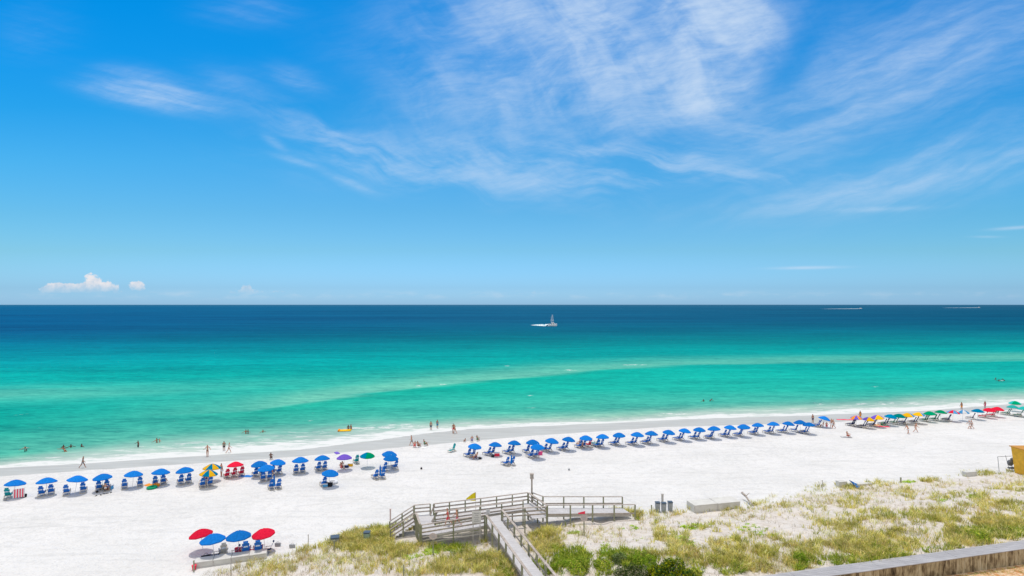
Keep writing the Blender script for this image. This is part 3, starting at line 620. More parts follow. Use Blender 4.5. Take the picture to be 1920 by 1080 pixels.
# ---------------------------------------------------------------- people
SKINT = {'fair': (.52, .27, .18), 'tan': (.36, .17, .10), 'dark': (.14, .065, .04)}
HAIRC = {'dark': (.02, .013, .01), 'brown': (.07, .035, .018), 'blond': (.42, .28, .12), 'grey': (.3, .3, .3)}
def skinm(k): return pmat('skin_'+k, SKINT[k], .55, .06, 20)
def hairm(k): return pmat('hair_'+k, HAIRC[k], .6, .2, 40)
def clothm(k): return pmat('cloth_'+k, FAB[k] if k in FAB else (.5, .5, .5), .8, .1, 14)
def rotx(v, a): return Matrix.Rotation(a, 3, 'X') @ Vector(v)
def body_pose(lean=0., thigh=(0, 0), knee=(0, 0), arm=((5, 10), (5, 10)), elbow=(15, 15), hip=None, head=0.):
    "standing body facing +Y, 1.72 m, angles in degrees; thigh>0 swings forward, knee>0 bends back; arm=(forward, outward)"
    J = {}; P = []; E_ = []; Rr = []; bone = []
    def add(p, r, par, b):
        P.append(Vector(p)); Rr.append(r); bone.append(b)
        if par is not None: E_.append((par, len(P)-1))
        return len(P)-1
    H = Vector((0, 0, 0)); T = lambda v: rotx(v, -R(lean))
    pel = add(H, .125, None, 'hips'); w = add(T((0, .0, .17)), .105, pel, 'torso'); ch = add(T((0, .01, .36)), .13, w, 'torso'); up = add(T((0, 0, .46)), .10, ch, 'torso')
    nk = add(T((0, 0, .55)), .055, up, 'neck'); hb = rotx((0, .02, .07), -R(lean+head)); hd = add(P[nk]+hb, .075, nk, 'head'); add(P[hd]+rotx((0, .0, .12), -R(lean+head)), .088, hd, 'head')
    for i, sx in enumerate((-1, 1)):
        sh = add(T((sx*.17, 0, .45)), .058, up, 'arm'); fw, ow = arm[i]
        d = rotx((sx*math.sin(R(ow)), 0, -math.cos(R(ow))), R(fw)-R(lean)*0)
        e = add(P[sh]+d*.28, .043, sh, 'arm'); d2 = rotx(d, R(elbow[i])); wr = add(P[e]+d2*.25, .028, e, 'arm'); add(P[wr]+d2*.07, .034, wr, 'hand'); J['hand%d' % i] = (P[-1].copy(), d2.copy(), sx)
    for i, sx in enumerate((-1, 1)):
        hj = add(H+Vector((sx*.095, 0, -.05)), .088, pel, 'leg0'); a = R(thigh[i]); d = rotx((sx*.03, 0, -1), a); k = add(P[hj]+d*.41, .058, hj, 'leg1')
        d2 = rotx((0, 0, -1), a-R(knee[i])); m = add(P[k]+d2*.14, .056, k, 'leg2'); an = add(P[k]+d2*.40, .036, m, 'leg2'); add(P[an]+rotx((0, .13, -.035), (a-R(knee[i]))*.6), .03, an, 'leg2')
        add(P[an]+Vector((0, -.035, -.02)), .033, an, 'leg2')
    return P, E_, Rr, bone, J
POSES = {'stand': dict(arm=((8, 8), (-4, 10)), thigh=(3, -3)), 'hips': dict(arm=((-20, 35), (-20, 35)), elbow=(75, 75), thigh=(4, -4)), 'walk': dict(lean=6, thigh=(24, -20), knee=(6, 22), arm=((-22, 8), (24, 8)), elbow=(15, 25)),
         'stoop': dict(lean=38, thigh=(24, -14), knee=(10, 12), arm=((34, 10), (20, 10)), elbow=(15, 15), head=-15), 'sit': dict(lean=-12, thigh=(112, 108), knee=(98, 92), arm=((48, 12), (52, 12)), elbow=(20, 25)), 'recline': dict(lean=-32, thigh=(92, 88), knee=(18, 12), arm=((30, 15), (25, 15)), elbow=(25, 30), head=20),
         'wade': dict(arm=((25, 55), (20, 60)), elbow=(20, 20), thigh=(8, -6), knee=(8, 8)), 'swim': dict(lean=55, thigh=(-40, -50), knee=(20, 15), arm=((80, 40), (40, 55)), elbow=(25, 30), head=-45)}
BODY = {}
def build_pose(name):
    P, Ed, Rr, bone, J = body_pose(**POSES[name]); bm = bmesh.new(); sk = bm.verts.layers.skin.verify(); vs = [bm.verts.new(p) for p in P]
    for i, v in enumerate(vs): v[sk].radius = (Rr[i], Rr[i]*(.8 if bone[i] in ('torso', 'hips') else 1)); v[sk].use_root = (i == 0)
    for a, b in Ed: bm.edges.new((vs[a], vs[b]))
    me = bpy.data.meshes.new('tmp'); bm.to_mesh(me); bm.free(); o = bpy.data.objects.new('tmp', me); COL.objects.link(o)
    o.modifiers.new('s', 'SKIN').use_smooth_shade = True; sub = o.modifiers.new('b', 'SUBSURF'); sub.levels = 1; sub.render_levels = 1
    dg = bpy.context.evaluated_depsgraph_get(); ev = o.evaluated_get(dg); m2 = bpy.data.meshes.new_from_object(ev); bpy.data.objects.remove(o)
    V = np.array([v.co for v in m2.vertices]); N = np.array([v.normal for v in m2.vertices]); Fs = [tuple(p.vertices) for p in m2.polygons]
    # nearest bone of each vertex
    A = np.array([P[a] for a, b in Ed]); B = np.array([P[b] for a, b in Ed]); names = [bone[b] for a, b in Ed]
    AB = B-A; tt = np.clip(((V[:, None]-A)*AB).sum(-1)/np.maximum((AB**2).sum(-1), 1e-9), 0, 1); D = np.linalg.norm(V[:, None]-(A+tt[..., None]*AB), axis=-1)
    ni = D.argmin(1); nb = [names[i] for i in ni]; nt_ = tt[np.arange(len(V)), ni]
    head = [i for i, b in enumerate(bone) if b == 'head']; hc = (P[head[0]]+P[head[1]])/2; hup = (P[head[1]]-P[head[0]]).normalized(); fwd = Vector((1, 0, 0)).cross(hup)*-1
    if fwd.y < 0: fwd = -fwd
    mb = MB(); mb.add(V, Fs)
    fc = hc+fwd*.088
    mb.add([fc+hup*.02+fwd*-.01, fc-hup*.025+Vector((-.014, 0, 0)), fc-hup*.025+Vector((.014, 0, 0)), fc-hup*.02+fwd*.022], [(0, 1, 3), (0, 3, 2), (1, 2, 3), (0, 2, 1)])
    for sx in (-1, 1):
        mb.ball(hc+Vector((sx*.088, 0, 0)), (.012, .018, .03), 6, 4); mb.ball(fc+hup*.018+Vector((sx*.03, 0, 0))-fwd*.008, .010, 6, 4, 1)
    mb.box(fc-hup*.048-fwd*.008, (.045, .012, .010), 0, 2)
    for h in ('hand0', 'hand1'):                                     # five fingers on each hand
        p, d, sx = J[h]; side = Vector((0, 1, 0)); side = (side-d*side.dot(d)).normalized()
        for k, ln in enumerate((.062, .075, .07, .055)):
            s0 = p+side*(.024-.016*k)+d*.02; q = s0+d*ln*.55; mb.tube(s0, q, .0085, .008, 5); mb.tube(q, q+(d+Vector((-sx*.5, 0, 0))).normalized()*ln*.5, .008, .006, 5)
        mb.tube(p+side*.03-d*.02, p+side*.06+d*.02, .010, .007, 5)
    body = mb.mesh('body', [skinm('tan'), pmat('eye', (.02, .015, .01)), pmat('lips', (.35, .10, .09))], True)
    def shell(sel, off, nm, mat):
        idx = {i for i in range(len(V)) if sel(i)}; s = MB(); mp = {}; fs = []
        for f in Fs:
            if all(i in idx for i in f):
                for i in f:
                    if i not in mp: mp[i] = len(s.v); s.v.append(tuple(V[i]+N[i]*off))
                fs.append(tuple(mp[i] for i in f))
        s.f = fs; s.mi = [0]*len(fs); me_ = s.mesh(nm, mat, True) if fs else None; return me_
    hv = [(Vector(V[i])-hc) for i in range(len(V))]
    hair = shell(lambda i: nb[i] in ('head',) and (hv[i].dot(hup)-hv[i].dot(fwd)*.9 > .0), .016, 'hair', hairm('dark'))
    trunks = shell(lambda i: nb[i] in ('leg0', 'hips') or (nb[i] == 'leg1' and nt_[i] < .62) or (nb[i] == 'torso' and Vector(V[i]).length < .10), .014, 'shorts', clothm('navy'))
    brief = shell(lambda i: nb[i] in ('leg0', 'hips') or (nb[i] == 'leg1' and nt_[i] < .12) or (nb[i] == 'torso' and Vector(V[i]).length < .09), .012, 'swim_briefs', clothm('navy'))
    top = shell(lambda i: nb[i] == 'torso' or (nb[i] == 'arm' and nt_[i] < .45 and (Vector(V[i])-P[3]).length < .26), .012, 'shirt', clothm('white'))
    band = shell(lambda i: nb[i] == 'torso' and .27 < Vector(V[i]).length < .40, .012, 'bikini_top', clothm('black'))
    low = min(v[2] for v in V); BODY[name] = dict(body=body, hair=hair, shorts=trunks, briefs=brief, shirt=top, band=band, low=low); return BODY[name]
def person(px, py, pose, label, face=0., skin='tan', hair='dark', wear=('shorts', 'navy'), top=None, h=1.72, sink=None, group=None, loc=None, z=None):
    b = BODY.get(pose) or build_pose(pose); k = h/1.72
    if sink is not None: p = Vector((*ray(px, py, WL), WL)); p.z = WL-sink-b['low']*k
    else:
        p = at(px, py) if loc is None else Vector(loc); p.z += -b['low']*k-.02 if z is None else z
    e = empty('person', p, face, label, 'person', group); e.scale = (k,)*3
    def put(me, nm, mat):
        if me is None: return
        o = mk(nm, me, e); setmat(o, mat); return o
    put(b['body'], 'body', skinm(skin)); put(b['hair'], 'hair', hairm(hair))
    if wear: put(b['shorts' if wear[0] == 'shorts' else 'briefs'], 'shorts' if wear[0] == 'shorts' else 'swim_briefs', clothm(wear[1]))
    if top: put(b['shirt' if top[0] == 'shirt' else 'band'], 'shirt' if top[0] == 'shirt' else 'bikini_top', clothm(top[1]))
    return e
PI = math.pi
def folk():
    p = person; G = 'people bathing in the sea'; B_ = 'people on the beach'
    p(48, 846, 'swim', 'dark haired swimmer in a white top, alone at the near end of the surf', PI+.6, 'tan', 'dark', ('briefs', 'navy'), ('shirt', 'white'), sink=.35, group=G)
    for x, y, l, f in ((119, 840, 'first bather from the left in the row of three in green shallows', 0), (133, 839, 'middle bather in the row of three in green shallows', .7), (153, 838, 'third bather of the row of three, arms spread in green shallows', -.5)):
        p(x, y, 'wade', l, f, 'dark', 'dark', ('shorts', 'navy'), sink=1.15, group=G)
    p(122, 847, 'swim', 'swimmer in front of the row of three bathers', 1.3, 'tan', 'dark', ('briefs', 'black'), ('band', 'black'), sink=.45, group=G)
    p(259, 838, 'wade', 'waist deep bather with raised arms standing before the first breakers', 2.6, 'dark', 'dark', ('shorts', 'black'), sink=.65, group=G)
    p(294, 830, 'wade', 'tanned bather leaning in the water with arms held wide', 1.2, 'tan', 'brown', ('shorts', 'navy'), sink=.9, group=G)
    p(299, 829, 'wade', 'fair child close beside the tanned bather with spread arms', -.8, 'fair', 'brown', ('shorts', 'red'), h=1.3, sink=.65, group=G)
    p(461, 813, 'wade', 'dark haired bather of the close pair in the green water', .5, 'tan', 'dark', ('shorts', 'black'), sink=.95, group=G)
    p(465, 813, 'stand', 'second bather of the close pair in the green water, arms down', -.9, 'dark', 'dark', ('shorts', 'black'), sink=.95, group=G)
    p(493, 811, 'wade', 'lone small bather chest deep a little beyond the close pair', .9, 'tan', 'dark', ('shorts', 'navy'), h=1.5, sink=.95, group=G)
    p(653, 806, 'stand', 'bather standing behind the yellow inflatable raft', .3, 'dark', 'dark', ('shorts', 'black'), sink=.75, group=G)
    p(658, 805, 'stand', 'bather in orange shorts holding the end of the yellow raft', -.6, 'tan', 'dark', ('shorts', 'orange'), sink=.75, group=G)
    p(808, 806, 'stand', 'slim bather standing ankle deep, facing out to the horizon', .2, 'tan', 'dark', ('shorts', 'navy'), sink=.12, group=G)
    p(820, 803, 'stand', 'bather in a teal shirt standing ankle deep beside a slim one', -.4, 'tan', 'dark', ('shorts', 'teal'), ('shirt', 'teal'), sink=.12, group=G)
    p(1319, 753, 'wade', 'swimmer alone in the green water beyond the long row of umbrellas', .5, 'dark', 'dark', ('shorts', 'black'), sink=1.1, group=G)
    p(1331, 752, 'swim', 'floating swimmer just beside the lone one beyond the umbrellas', -1.4, 'dark', 'dark', ('shorts', 'black'), sink=.6, group=G)
    p(1867, 712, 'wade', 'farthest out of the three swimmers in deep green water', .5, 'dark', 'dark', ('shorts', 'black'), sink=1.0, group=G)
    p(1873, 715, 'wade', 'middle one of the three swimmers in deep green water', -.5, 'dark', 'dark', ('shorts', 'black'), sink=1.05, group=G)
    p(1883, 714, 'swim', 'third swimmer stretched out with a white float in deep green water', 1.5, 'dark', 'dark', ('shorts', 'black'), sink=.5, group=G)
    p(389, 856, 'hips', 'sunburnt person in black briefs standing hands on hips on the wet sand', PI, 'fair', 'brown', ('briefs', 'black'), h=1.8, group=B_)
    p(420, 846, 'stand', 'person in black walking at the water beside a paler one', .6, 'tan', 'dark', ('shorts', 'black'), ('shirt', 'black'), h=1.6, group=B_)
    p(429, 849, 'walk', 'person in pale swimwear striding at the water beside one in black', -1.2, 'fair', 'brown', ('briefs', 'white'), ('shirt', 'white'), h=1.7, group=B_)
    p(155, 877, 'walk', 'person in grey walking on wet sand between two umbrella tops', -1.3, 'tan', 'brown', ('shorts', 'grey'), ('shirt', 'grey'), h=1.7, group=B_)
    p(508, 862, 'sit', 'person sitting on the sand edge behind the three clustered umbrellas', .3, 'dark', 'dark', ('shorts', 'grey'), group=B_)
    p(415, 893, 'stand', 'slim person in white standing beside the red umbrella with three chairs', -.4, 'fair', 'brown', ('shorts', 'white'), ('shirt', 'white'), h=1.75, group=B_)
    p(511, 893, 'stoop', 'person in a pink top stooping beside a furled umbrella', PI-.8, 'fair', 'blond', ('briefs', 'purple'), ('shirt', 'pink'), group=B_)
    p(772, 835, 'walk', 'slim person walking at the wash line above two sitting ones', 1.3, 'fair', 'brown', ('shorts', 'grey'), h=1.75, group=B_)
    p(778, 839, 'sit', 'person in red sitting at the edge of the wet sand', .4, 'fair', 'brown', ('shorts', 'red'), ('shirt', 'palered'), group=B_)
    p(784, 839, 'sit', 'person in black trunks sitting beside the one in red', -.6, 'tan', 'dark', ('shorts', 'black'), group=B_)
    p(796, 836, 'sit', 'person in green sitting on a towel by the wet sand', -.9, 'tan', 'dark', ('shorts', 'green'), ('shirt', 'green'), group=B_)
    p(850, 812, 'stand', 'person in red trunks close beside another at the shallow wash', .5, 'tan', 'dark', ('shorts', 'red'), group=B_)
    p(853, 813, 'walk', 'person stepping beside one in red trunks at the shallow wash', 1., 'fair', 'brown', ('briefs', 'black'), ('band', 'black'), group=B_)
    p(885, 829, 'sit', 'person in a blue top sitting just seaward of the umbrella row', .2, 'fair', 'brown', ('briefs', 'blue'), ('shirt', 'blue'), group=B_)
    p(895, 827, 'sit', 'person with a green top sitting just seaward of the umbrella row', -.5, 'tan', 'dark', ('briefs', 'green'), ('shirt', 'green'), h=1.6, group=B_)
    p(872, 829, 'sit', 'child sitting alone on the wet sand beside two grown people', .7, 'tan', 'dark', ('shorts', 'black'), h=1.1, group=B_)
    p(892, 858, 'recline', 'person in a red top resting under the first umbrella of the long row', PI/2, 'fair', 'brown', ('shorts', 'red'), ('shirt', 'palered'), group=B_)
    p(893, 862, 'sit', 'person in navy sitting before the first umbrella of the long row', 1., 'fair', 'brown', ('shorts', 'navy'), ('shirt', 'navy'), group=B_)
    p(640, 881, 'sit', 'person in a pink top sitting on the sand under the purple umbrella', -.5, 'fair', 'dark', ('briefs', 'pink'), ('shirt', 'palered'), group=B_)
    p(641, 875, 'recline', 'person in white resting behind the one in pink under the purple umbrella', .5, 'tan', 'dark', ('shorts', 'white'), ('shirt', 'white'), group=B_)
    p(382, 908, 'sit', 'person in magenta sitting under the yellow and blue umbrella', PI, 'tan', 'dark', ('briefs', 'pink'), ('shirt', 'pink'), group=B_)
    p(391, 909, 'stoop', 'sunburnt person bending under the yellow and blue umbrella', 2., 'fair', 'brown', ('shorts', 'red'), h=1.5, group=B_)
    p(198, 922, 'sit', 'person in a white top sitting before the fourth blue umbrella', .2, 'fair', 'dark', ('shorts', 'black'), ('shirt', 'white'), group=B_)
    p(309, 905, 'recline', 'person in a pink top lying by the chairs of the sixth umbrella', .5, 'fair', 'brown', ('briefs', 'black'), ('shirt', 'pink'), group=B_)
    p(1086, 836, 'sit', 'sunburnt person sitting on a chair end by the red chair', 1.2, 'fair', 'blond', ('briefs', 'orange'), group=B_)
    p(1092, 840, 'sit', 'person in black sitting in front of the red chair', .4, 'fair', 'brown', ('briefs', 'black'), ('band', 'black'), group=B_)
    p(1524, 793, 'stand', 'person in dark trunks standing between the last blue umbrellas', .3, 'tan', 'dark', ('shorts', 'navy'), group=B_)
    p(1559, 803, 'stand', 'fair person standing close beside another past the last blue umbrella', -.4, 'fair', 'blond', ('shorts', 'white'), h=1.8, group=B_)
    p(1563, 803, 'walk', 'person in tan shorts stepping past the last blue umbrella', 1.5, 'fair', 'brown', ('shorts', 'grey'), ('shirt', 'white'), h=1.75, group=B_)
    p(1543, 802, 'sit', 'person in pale clothes sitting under the last blue umbrella', .5, 'fair', 'brown', ('shorts', 'white'), ('shirt', 'white'), group=B_)
    p(1550, 802, 'sit', 'person in pink sitting beside another under the last blue umbrella', -.5, 'fair', 'brown', ('shorts', 'pink'), ('shirt', 'palered'), group=B_)
    p(1589, 820, 'sit', 'sunburnt person sitting alone on the open sand', -1.2, 'fair', 'brown', ('shorts', 'red'), ('band', 'red'), group=B_)
    p(1703, 813, 'stoop', 'person stooping forward as they walk on the open sand', PI/2+.3, 'fair', 'brown', ('shorts', 'white'), h=1.75, group=B_)
    p(1717, 810, 'walk', 'person in a yellow bikini top walking on the open sand', -PI/2-.3, 'fair', 'brown', ('briefs', 'white'), ('band', 'yellow'), h=1.75, group=B_)
    p(1818, 804, 'walk', 'person in white walking with another past the row of colourful umbrellas', 1.4, 'fair', 'brown', ('shorts', 'white'), ('shirt', 'white'), h=1.7, group=B_)
    p(1822, 804, 'walk', 'person in grey walking just ahead past the colourful umbrellas', 1.3, 'fair', 'grey', ('shorts', 'grey'), ('shirt', 'white'), h=1.75, group=B_)
    p(1803, 769, 'stand', 'person in orange trunks standing at the water behind the colourful umbrellas', .2, 'tan', 'dark', ('shorts', 'orange'), h=1.8, group=B_)
    p(1847, 766, 'stand', 'person in pink standing at the water behind the red umbrellas', .2, 'tan', 'dark', ('shorts', 'pink'), ('shirt', 'pink'), group=B_)
    p(1613, 786, 'stand', 'dark haired person standing behind the orange and purple umbrella', .2, 'tan', 'dark', ('shorts', 'orange'), ('shirt', 'orange'), group=B_)
    p(1871, 776, 'sit', 'person in black sitting under the second of the twin red umbrellas', .2, 'tan', 'dark', ('shorts', 'black'), ('shirt', 'black'), group=B_)
folk()
# ---------------------------------------------------------------- boardwalk
def BW(u, v, z): x, y = XY(u, v); return Vector((x, y, z))
WU, WV = UV(*ray(921, 977, 1.85))      # end of the walkway
def boardwalk():
    e = empty('boardwalk', BW(WU, WV, 0), 0, 'weathered grey timber boardwalk with ramps and railings over the dune', 'boardwalk')
    O = e.location
    def P(u, v, z): return BW(WU+u, WV+v, z)-O
    def deck(name, a, b, za, zb, width, along='v', side=True):
        "a,b: centre line in (u,v)"
        m = MB(); n = max(1, int(round(math.dist(a, b)/.15))); du, dv = (b[0]-a[0])/n, (b[1]-a[1])/n; ln = math.hypot(du, dv)
        pu, pv = -dv/ln, du/ln
        for k in range(n):
            g = .006; q0, q1 = k+g/ln, k+1-g/ln; z0 = za+(zb-za)*(k+.5)/n+random.uniform(-.003, .003)
            c = []
            for q, s_ in ((q0, -1), (q1, -1), (q1, 1), (q0, 1)):
                c.append((a[0]+du*q+pu*s_*width/2, a[1]+dv*q+pv*s_*width/2))
            vs = [P(x, y, z0+(zb-za)/n*(i in (1, 2))-(zb-za)/n*.5) for i, (x, y) in enumerate(c)]; vs += [v-Vector((0, 0, .04)) for v in vs]
            m.add(vs, [(0, 1, 2, 3), (7, 6, 5, 4), (0, 4, 5, 1), (1, 5, 6, 2), (2, 6, 7, 3), (3, 7, 4, 0)])
        m.obj(name, DECK, e)
        if side:
            for s_ in (-1, 1):
                o = (pu*s_*(width/2-.03), pv*s_*(width/2-.03))
                MB().beam(P(a[0]+o[0], a[1]+o[1], za-.17), P(b[0]+o[0], b[1]+o[1], zb-.17), .05, .24).obj('side_beam', BOARD, e)
    def rail(pts, hh=1.0, rails=(.5,), posts=True, gap=2.3, cap=.14, first=True, last=True, deep=True, thick=.12):
        "pts: (u, v, deck level)"
        m = MB()
        for (a, b) in zip(pts[:-1], pts[1:]):
            A, B = P(*a), P(*b); L = (B-A).length; up = Vector((0, 0, 1)); M2 = MB()
            M2.beam(A+up*hh, B+up*hh, cap, .05); M2.obj('handrail', RAIL, e)
            for r in rails: MB().beam(A+up*r, B+up*r, .045, .13).obj('rail', RAIL, e)
            if posts:
                n = max(1, int(round(L/gap)))
                for k in range(n+1):
                    if k == 0 and not first: continue
                    if k == n and not last: continue
                    q = A.lerp(B, k/n); w = q+O; g = float(ground(w.x, w.y)); MB().beam(Vector((q.x, q.y, g-.3)), q+up*(hh-.027), thick, thick).obj('post', POST, e)
            first = False
    # walkway from the building side
    n0 = -17.; k_ = .062; c0 = .2
    deck('walkway_deck', (c0-n0*k_, n0), (c0, 0), 1.85, 1.85, 1.42)
    rail([(c0-n0*k_-.84, n0, 1.85), (c0-.84, -.9, 1.85)], .95, (.12,), gap=2.0, cap=.2, thick=.17)
    rail([(c0-n0*k_+.84, n0, 1.85), (c0+.84, .1, 1.85)], .95, (.12,), gap=2.0, cap=.2, thick=.17)
    # first flight going west, landing, flight going east
    deck('ramp_deck', (1.9, .45), (-5.1, .45), 1.85, 1.40, 1.9)
    deck('landing_deck', (-5.9, -.5), (-5.9, 4.3), 1.385, 1.385, 1.6)
    deck('ramp_deck', (-5.1, 3.25), (4.0, 3.25), 1.375, 1.72, 1.6)
    deck('landing_deck', (4.75, .0), (4.75, 4.1), 1.71, 1.71, 1.5)
    rail([(-.75, -.62, 1.8), (-6.5, -.62, 1.42)], .92, (.24, .58), gap=2.4, cap=.18)
    rail([(1.1, .0, 1.85), (5.4, .0, 1.75)], .98, (.3, .65), gap=2.1, cap=.18)
    rail([(3.6, 1.95, 1.78), (-5.0, 1.95, 1.42)], 1.0, (.3, .65), gap=2.2, cap=.2)
    rail([(4.7, 4.15, 1.75), (-.2, 4.15, 1.56), (-4.9, 4.15, 1.42)], 1.02, (.3, .65), gap=1.8, cap=.2)
    rail([(-6.6, -.5, 1.39), (-6.75, 2.3, 1.39)], 1.0, (.3, .65), gap=.42, thick=.15, cap=.18)
    rail([(-6.8, 4.4, 1.39), (-5.2, 4.4, 1.39)], 1.0, (.3, .65), gap=1.6, cap=.18)
    # steps down to the west
    st = MB()
    for k in range(8):
        uu = -6.85-k*.29; zz = 1.22-k*.165; st.add([P(uu+a, b, zz+c) for a in (0, -.3) for b in (2.4, 4.3) for c in (0, -.05)], [(0, 2, 3, 1), (4, 5, 7, 6), (0, 1, 5, 4), (2, 6, 7, 3), (0, 4, 6, 2), (1, 3, 7, 5)])
    st.obj('stair_treads', DECK, e)
    for vv in (2.35, 4.35):
        A, B = (-6.75, vv, 1.39), (-9.1, vv, .05); rail([A, B], 1.0, (.28, .64), gap=1.4, thick=.12, cap=.16)
    # diagonal brace pairs where the steps leave
    for vv in (2.0, 3.9):
        x = MB(); x.beam(P(-5.25, vv, 1.4), P(-4.8, vv+.4, 2.35), .07, .12); x.beam(P(-5.25, vv+.4, 1.4), P(-4.8, vv, 2.35), .07, .12); x.obj('brace', RAIL, e)
    # eastern ramp down to the beach
    deck('ramp_deck', (5.5, 1.6), (15.0, 2.7), 1.72, .5, 1.7)
    rail([(5.9, 2.75, 1.72), (15.0, 3.75, .62)], 1.0, (.3,), gap=2.4, thick=.13, cap=.18)
    rail([(5.6, .4, 1.7), (15.4, 1.6, .5)], 1.0, (.1,), gap=2.3, thick=.14, cap=.18)
    rail([(4.75, 4.1, 1.75), (5.5, .1, 1.75)], 1.02, (.3, .65), gap=1.9, cap=.2); rail([(5.2, 4.1, 1.72), (5.9, 2.85, 1.72)], 1.0, (.5,), gap=1.4)
    # skirts
    s = MB()
    for k in range(3): s.beam(P(-6.4, -.55, 1.2-k*.27), P(-1.0, -.55, 1.55-k*.27), .03, .12)
    s.obj('skirt_boards', BOARD, e)
    return e
boardwalk()
# lamp post at the corner of the boardwalk
def lamp_post():
    u, v = WU+5.2, WV+4.4; x, y = XY(u, v); g = float(ground(x, y)); p = Vector((x, y, g))
    top = (CAMH-(888-HZ)/F*y)-g
    e = empty('lamp_post', p, 0, 'tall wooden lamp post with a boxy lantern at the boardwalk corner', 'lamp post')
    MB().beam((0, 0, -.4), (0, 0, top-.45), .16, .16).obj('post', RAIL, e)
    m = MB(); m.box((0, 0, top-.25), (.34, .34, .36)); m.obj('lantern', pmat('lantern_grey', (.38, .36, .34), .6, .2), e); m = MB()
    m.box((0, 0, top-.035), (.42, .42, .05)); m.box((0, 0, top-.46), (.4, .4, .04)); m.obj('lantern_cap', RAIL, e)
lamp_post()
# ---------------------------------------------------------------- signs, flag
SIGNW = pmat('sign_white', (.62, .62, .62), .5, .06, 6); SIGNT = pmat('sign_print', (.35, .36, .38), .6, .2, 10)
def sign_round(px, py, base_py, lab, r=.33, red=False):
    p = at(px, base_py); top = (CAMH-(py-HZ)/F*p.y)-p.z
    e = empty('dune_sign', p, 0, lab, 'sign', 'notice signs in the dune')
    MB().beam((0, 0, -.3), (0, 0, top+.1), .09, .09).obj('post', POST, e)
    m = MB(); n = 20; vs = [(r*math.cos(2*math.pi*k/n), yy, top+r*.86*math.sin(2*math.pi*k/n)) for yy in (-.075, -.05) for k in range(n)]
    m.add(vs, [(k, (k+1) % n, n+(k+1) % n, n+k) for k in range(n)]+[tuple(range(n)), tuple(range(2*n-1, n-1, -1))]); b = m.obj('sign_panel', pmat('sign_buff', (.52, .45, .43), .5, .1, 6), e)
    m = MB()
    for k, (w, z) in enumerate(((.30, .12), (.40, .03), (.36, -.05), (.26, -.13))): m.box((0, -.079, top+z), (w, .004, .035))
    m.obj('print_lines', SIGNT, b)
    if red:
        m = MB(); m.add([(.10, -.02, top+.62), (-.55, -.02, top+.46), (-.5, -.02, top+.36), (.1, -.02, top+.36), (.10, .0, top+.62), (-.55, .0, top+.46), (-.5, .0, top+.36), (.1, .0, top+.36)], [(0, 1, 2, 3), (7, 6, 5, 4), (0, 4, 5, 1), (1, 5, 6, 2), (2, 6, 7, 3), (3, 7, 4, 0)]).obj('red_pennant', clothm('palered'), e)
sign_round(812, 1005, 1041, 'small oval pale sign on a post in the green dune grass before the landing')
sign_round(1095, 971, 1004, 'small oval pale sign on a post in bare dune sand, red tab above', red=True)
def sign_rect(px0, px1, py0, py1, v_, lab):
    w_ = ((px0+px1)/2-960)/F; y_ = (WV+v_)/(CA-SA*w_); p = Vector((y_*w_, y_, 0)); p.z = float(ground(p.x, p.y)); s = p.y/F; w = (px1-px0)*s; t_ = CAMH-(py0-HZ)*s-p.z; b_ = CAMH-(py1-HZ)*s-p.z
    e = empty('notice_board', p, 0, lab, 'sign', 'boards by the boardwalk')
    for k in (-1, 1): MB().beam((k*w*.38, .03, -.3), (k*w*.38, .03, t_-.05), .07, .07).obj('post', BOARD, e)
    pn = MB().box((0, -.02, (t_+b_)/2), (w, .04, t_-b_)).obj('sign_panel', SIGNW, e)
    m = MB(); hh = t_-b_
    for k in range(5): m.box((random.uniform(-.04, .04), -.044, b_+hh*(.18+.16*k)), (w*random.uniform(.35, .7), .004, hh*.05))
    m.obj('print_lines', SIGNT, pn)
sign_rect(885, 902, 958, 981, -1.0, 'larger white notice board facing the dune in front of the lower ramp')
sign_rect(911.5, 919, 955, 964, 1.6, 'smaller white notice board beside the walkway end')
def flag():
    p = at(892, 962); s = p.y/F; top = CAMH-(923-HZ)*s-p.z; z = lambda py: CAMH-(py-HZ)*s-p.z
    e = empty('warning_flag', p, 0, 'yellow warning flag on a thin pole behind the boardwalk rail', 'flag')
    MB().tube((0, 0, -.4), (0, 0, top), .025, .02, 6).obj('pole', RAIL, e)
    m = MB(); n = 8; vs = []
    for i in range(n+1):
        q = i/n; x = -(18*s)*q; zt = z(923+9*q**1.5+ (3*q)); zb = z(939)+ .05*q
        for j in range(5): vs.append((x, .05*math.sin(q*7+j*.7), zt+(zb-zt)*j/4))
    m.add(vs, [(i*5+j, i*5+j+1, (i+1)*5+j+1, (i+1)*5+j) for i in range(n) for j in range(4)]); m.obj('flag_cloth', pmat('flag_yellow', (.80, .66, .02), .8, .1), e, True)
flag()
person(838, 975, 'walk', 'person in a pink top walking down the boardwalk ramp', PI/2, 'fair', 'brown', ('shorts', 'palered'), ('shirt', 'palered'), 1.75, loc=BW(WU-3.9, WV+.9, 1.49))
person(845, 975, 'walk', 'sunburnt person with a red towel coming along the boardwalk ramp', PI/2, 'fair', 'blond', ('shorts', 'pink'), None, 1.65, loc=BW(WU-3.1, WV+.6, 1.53))
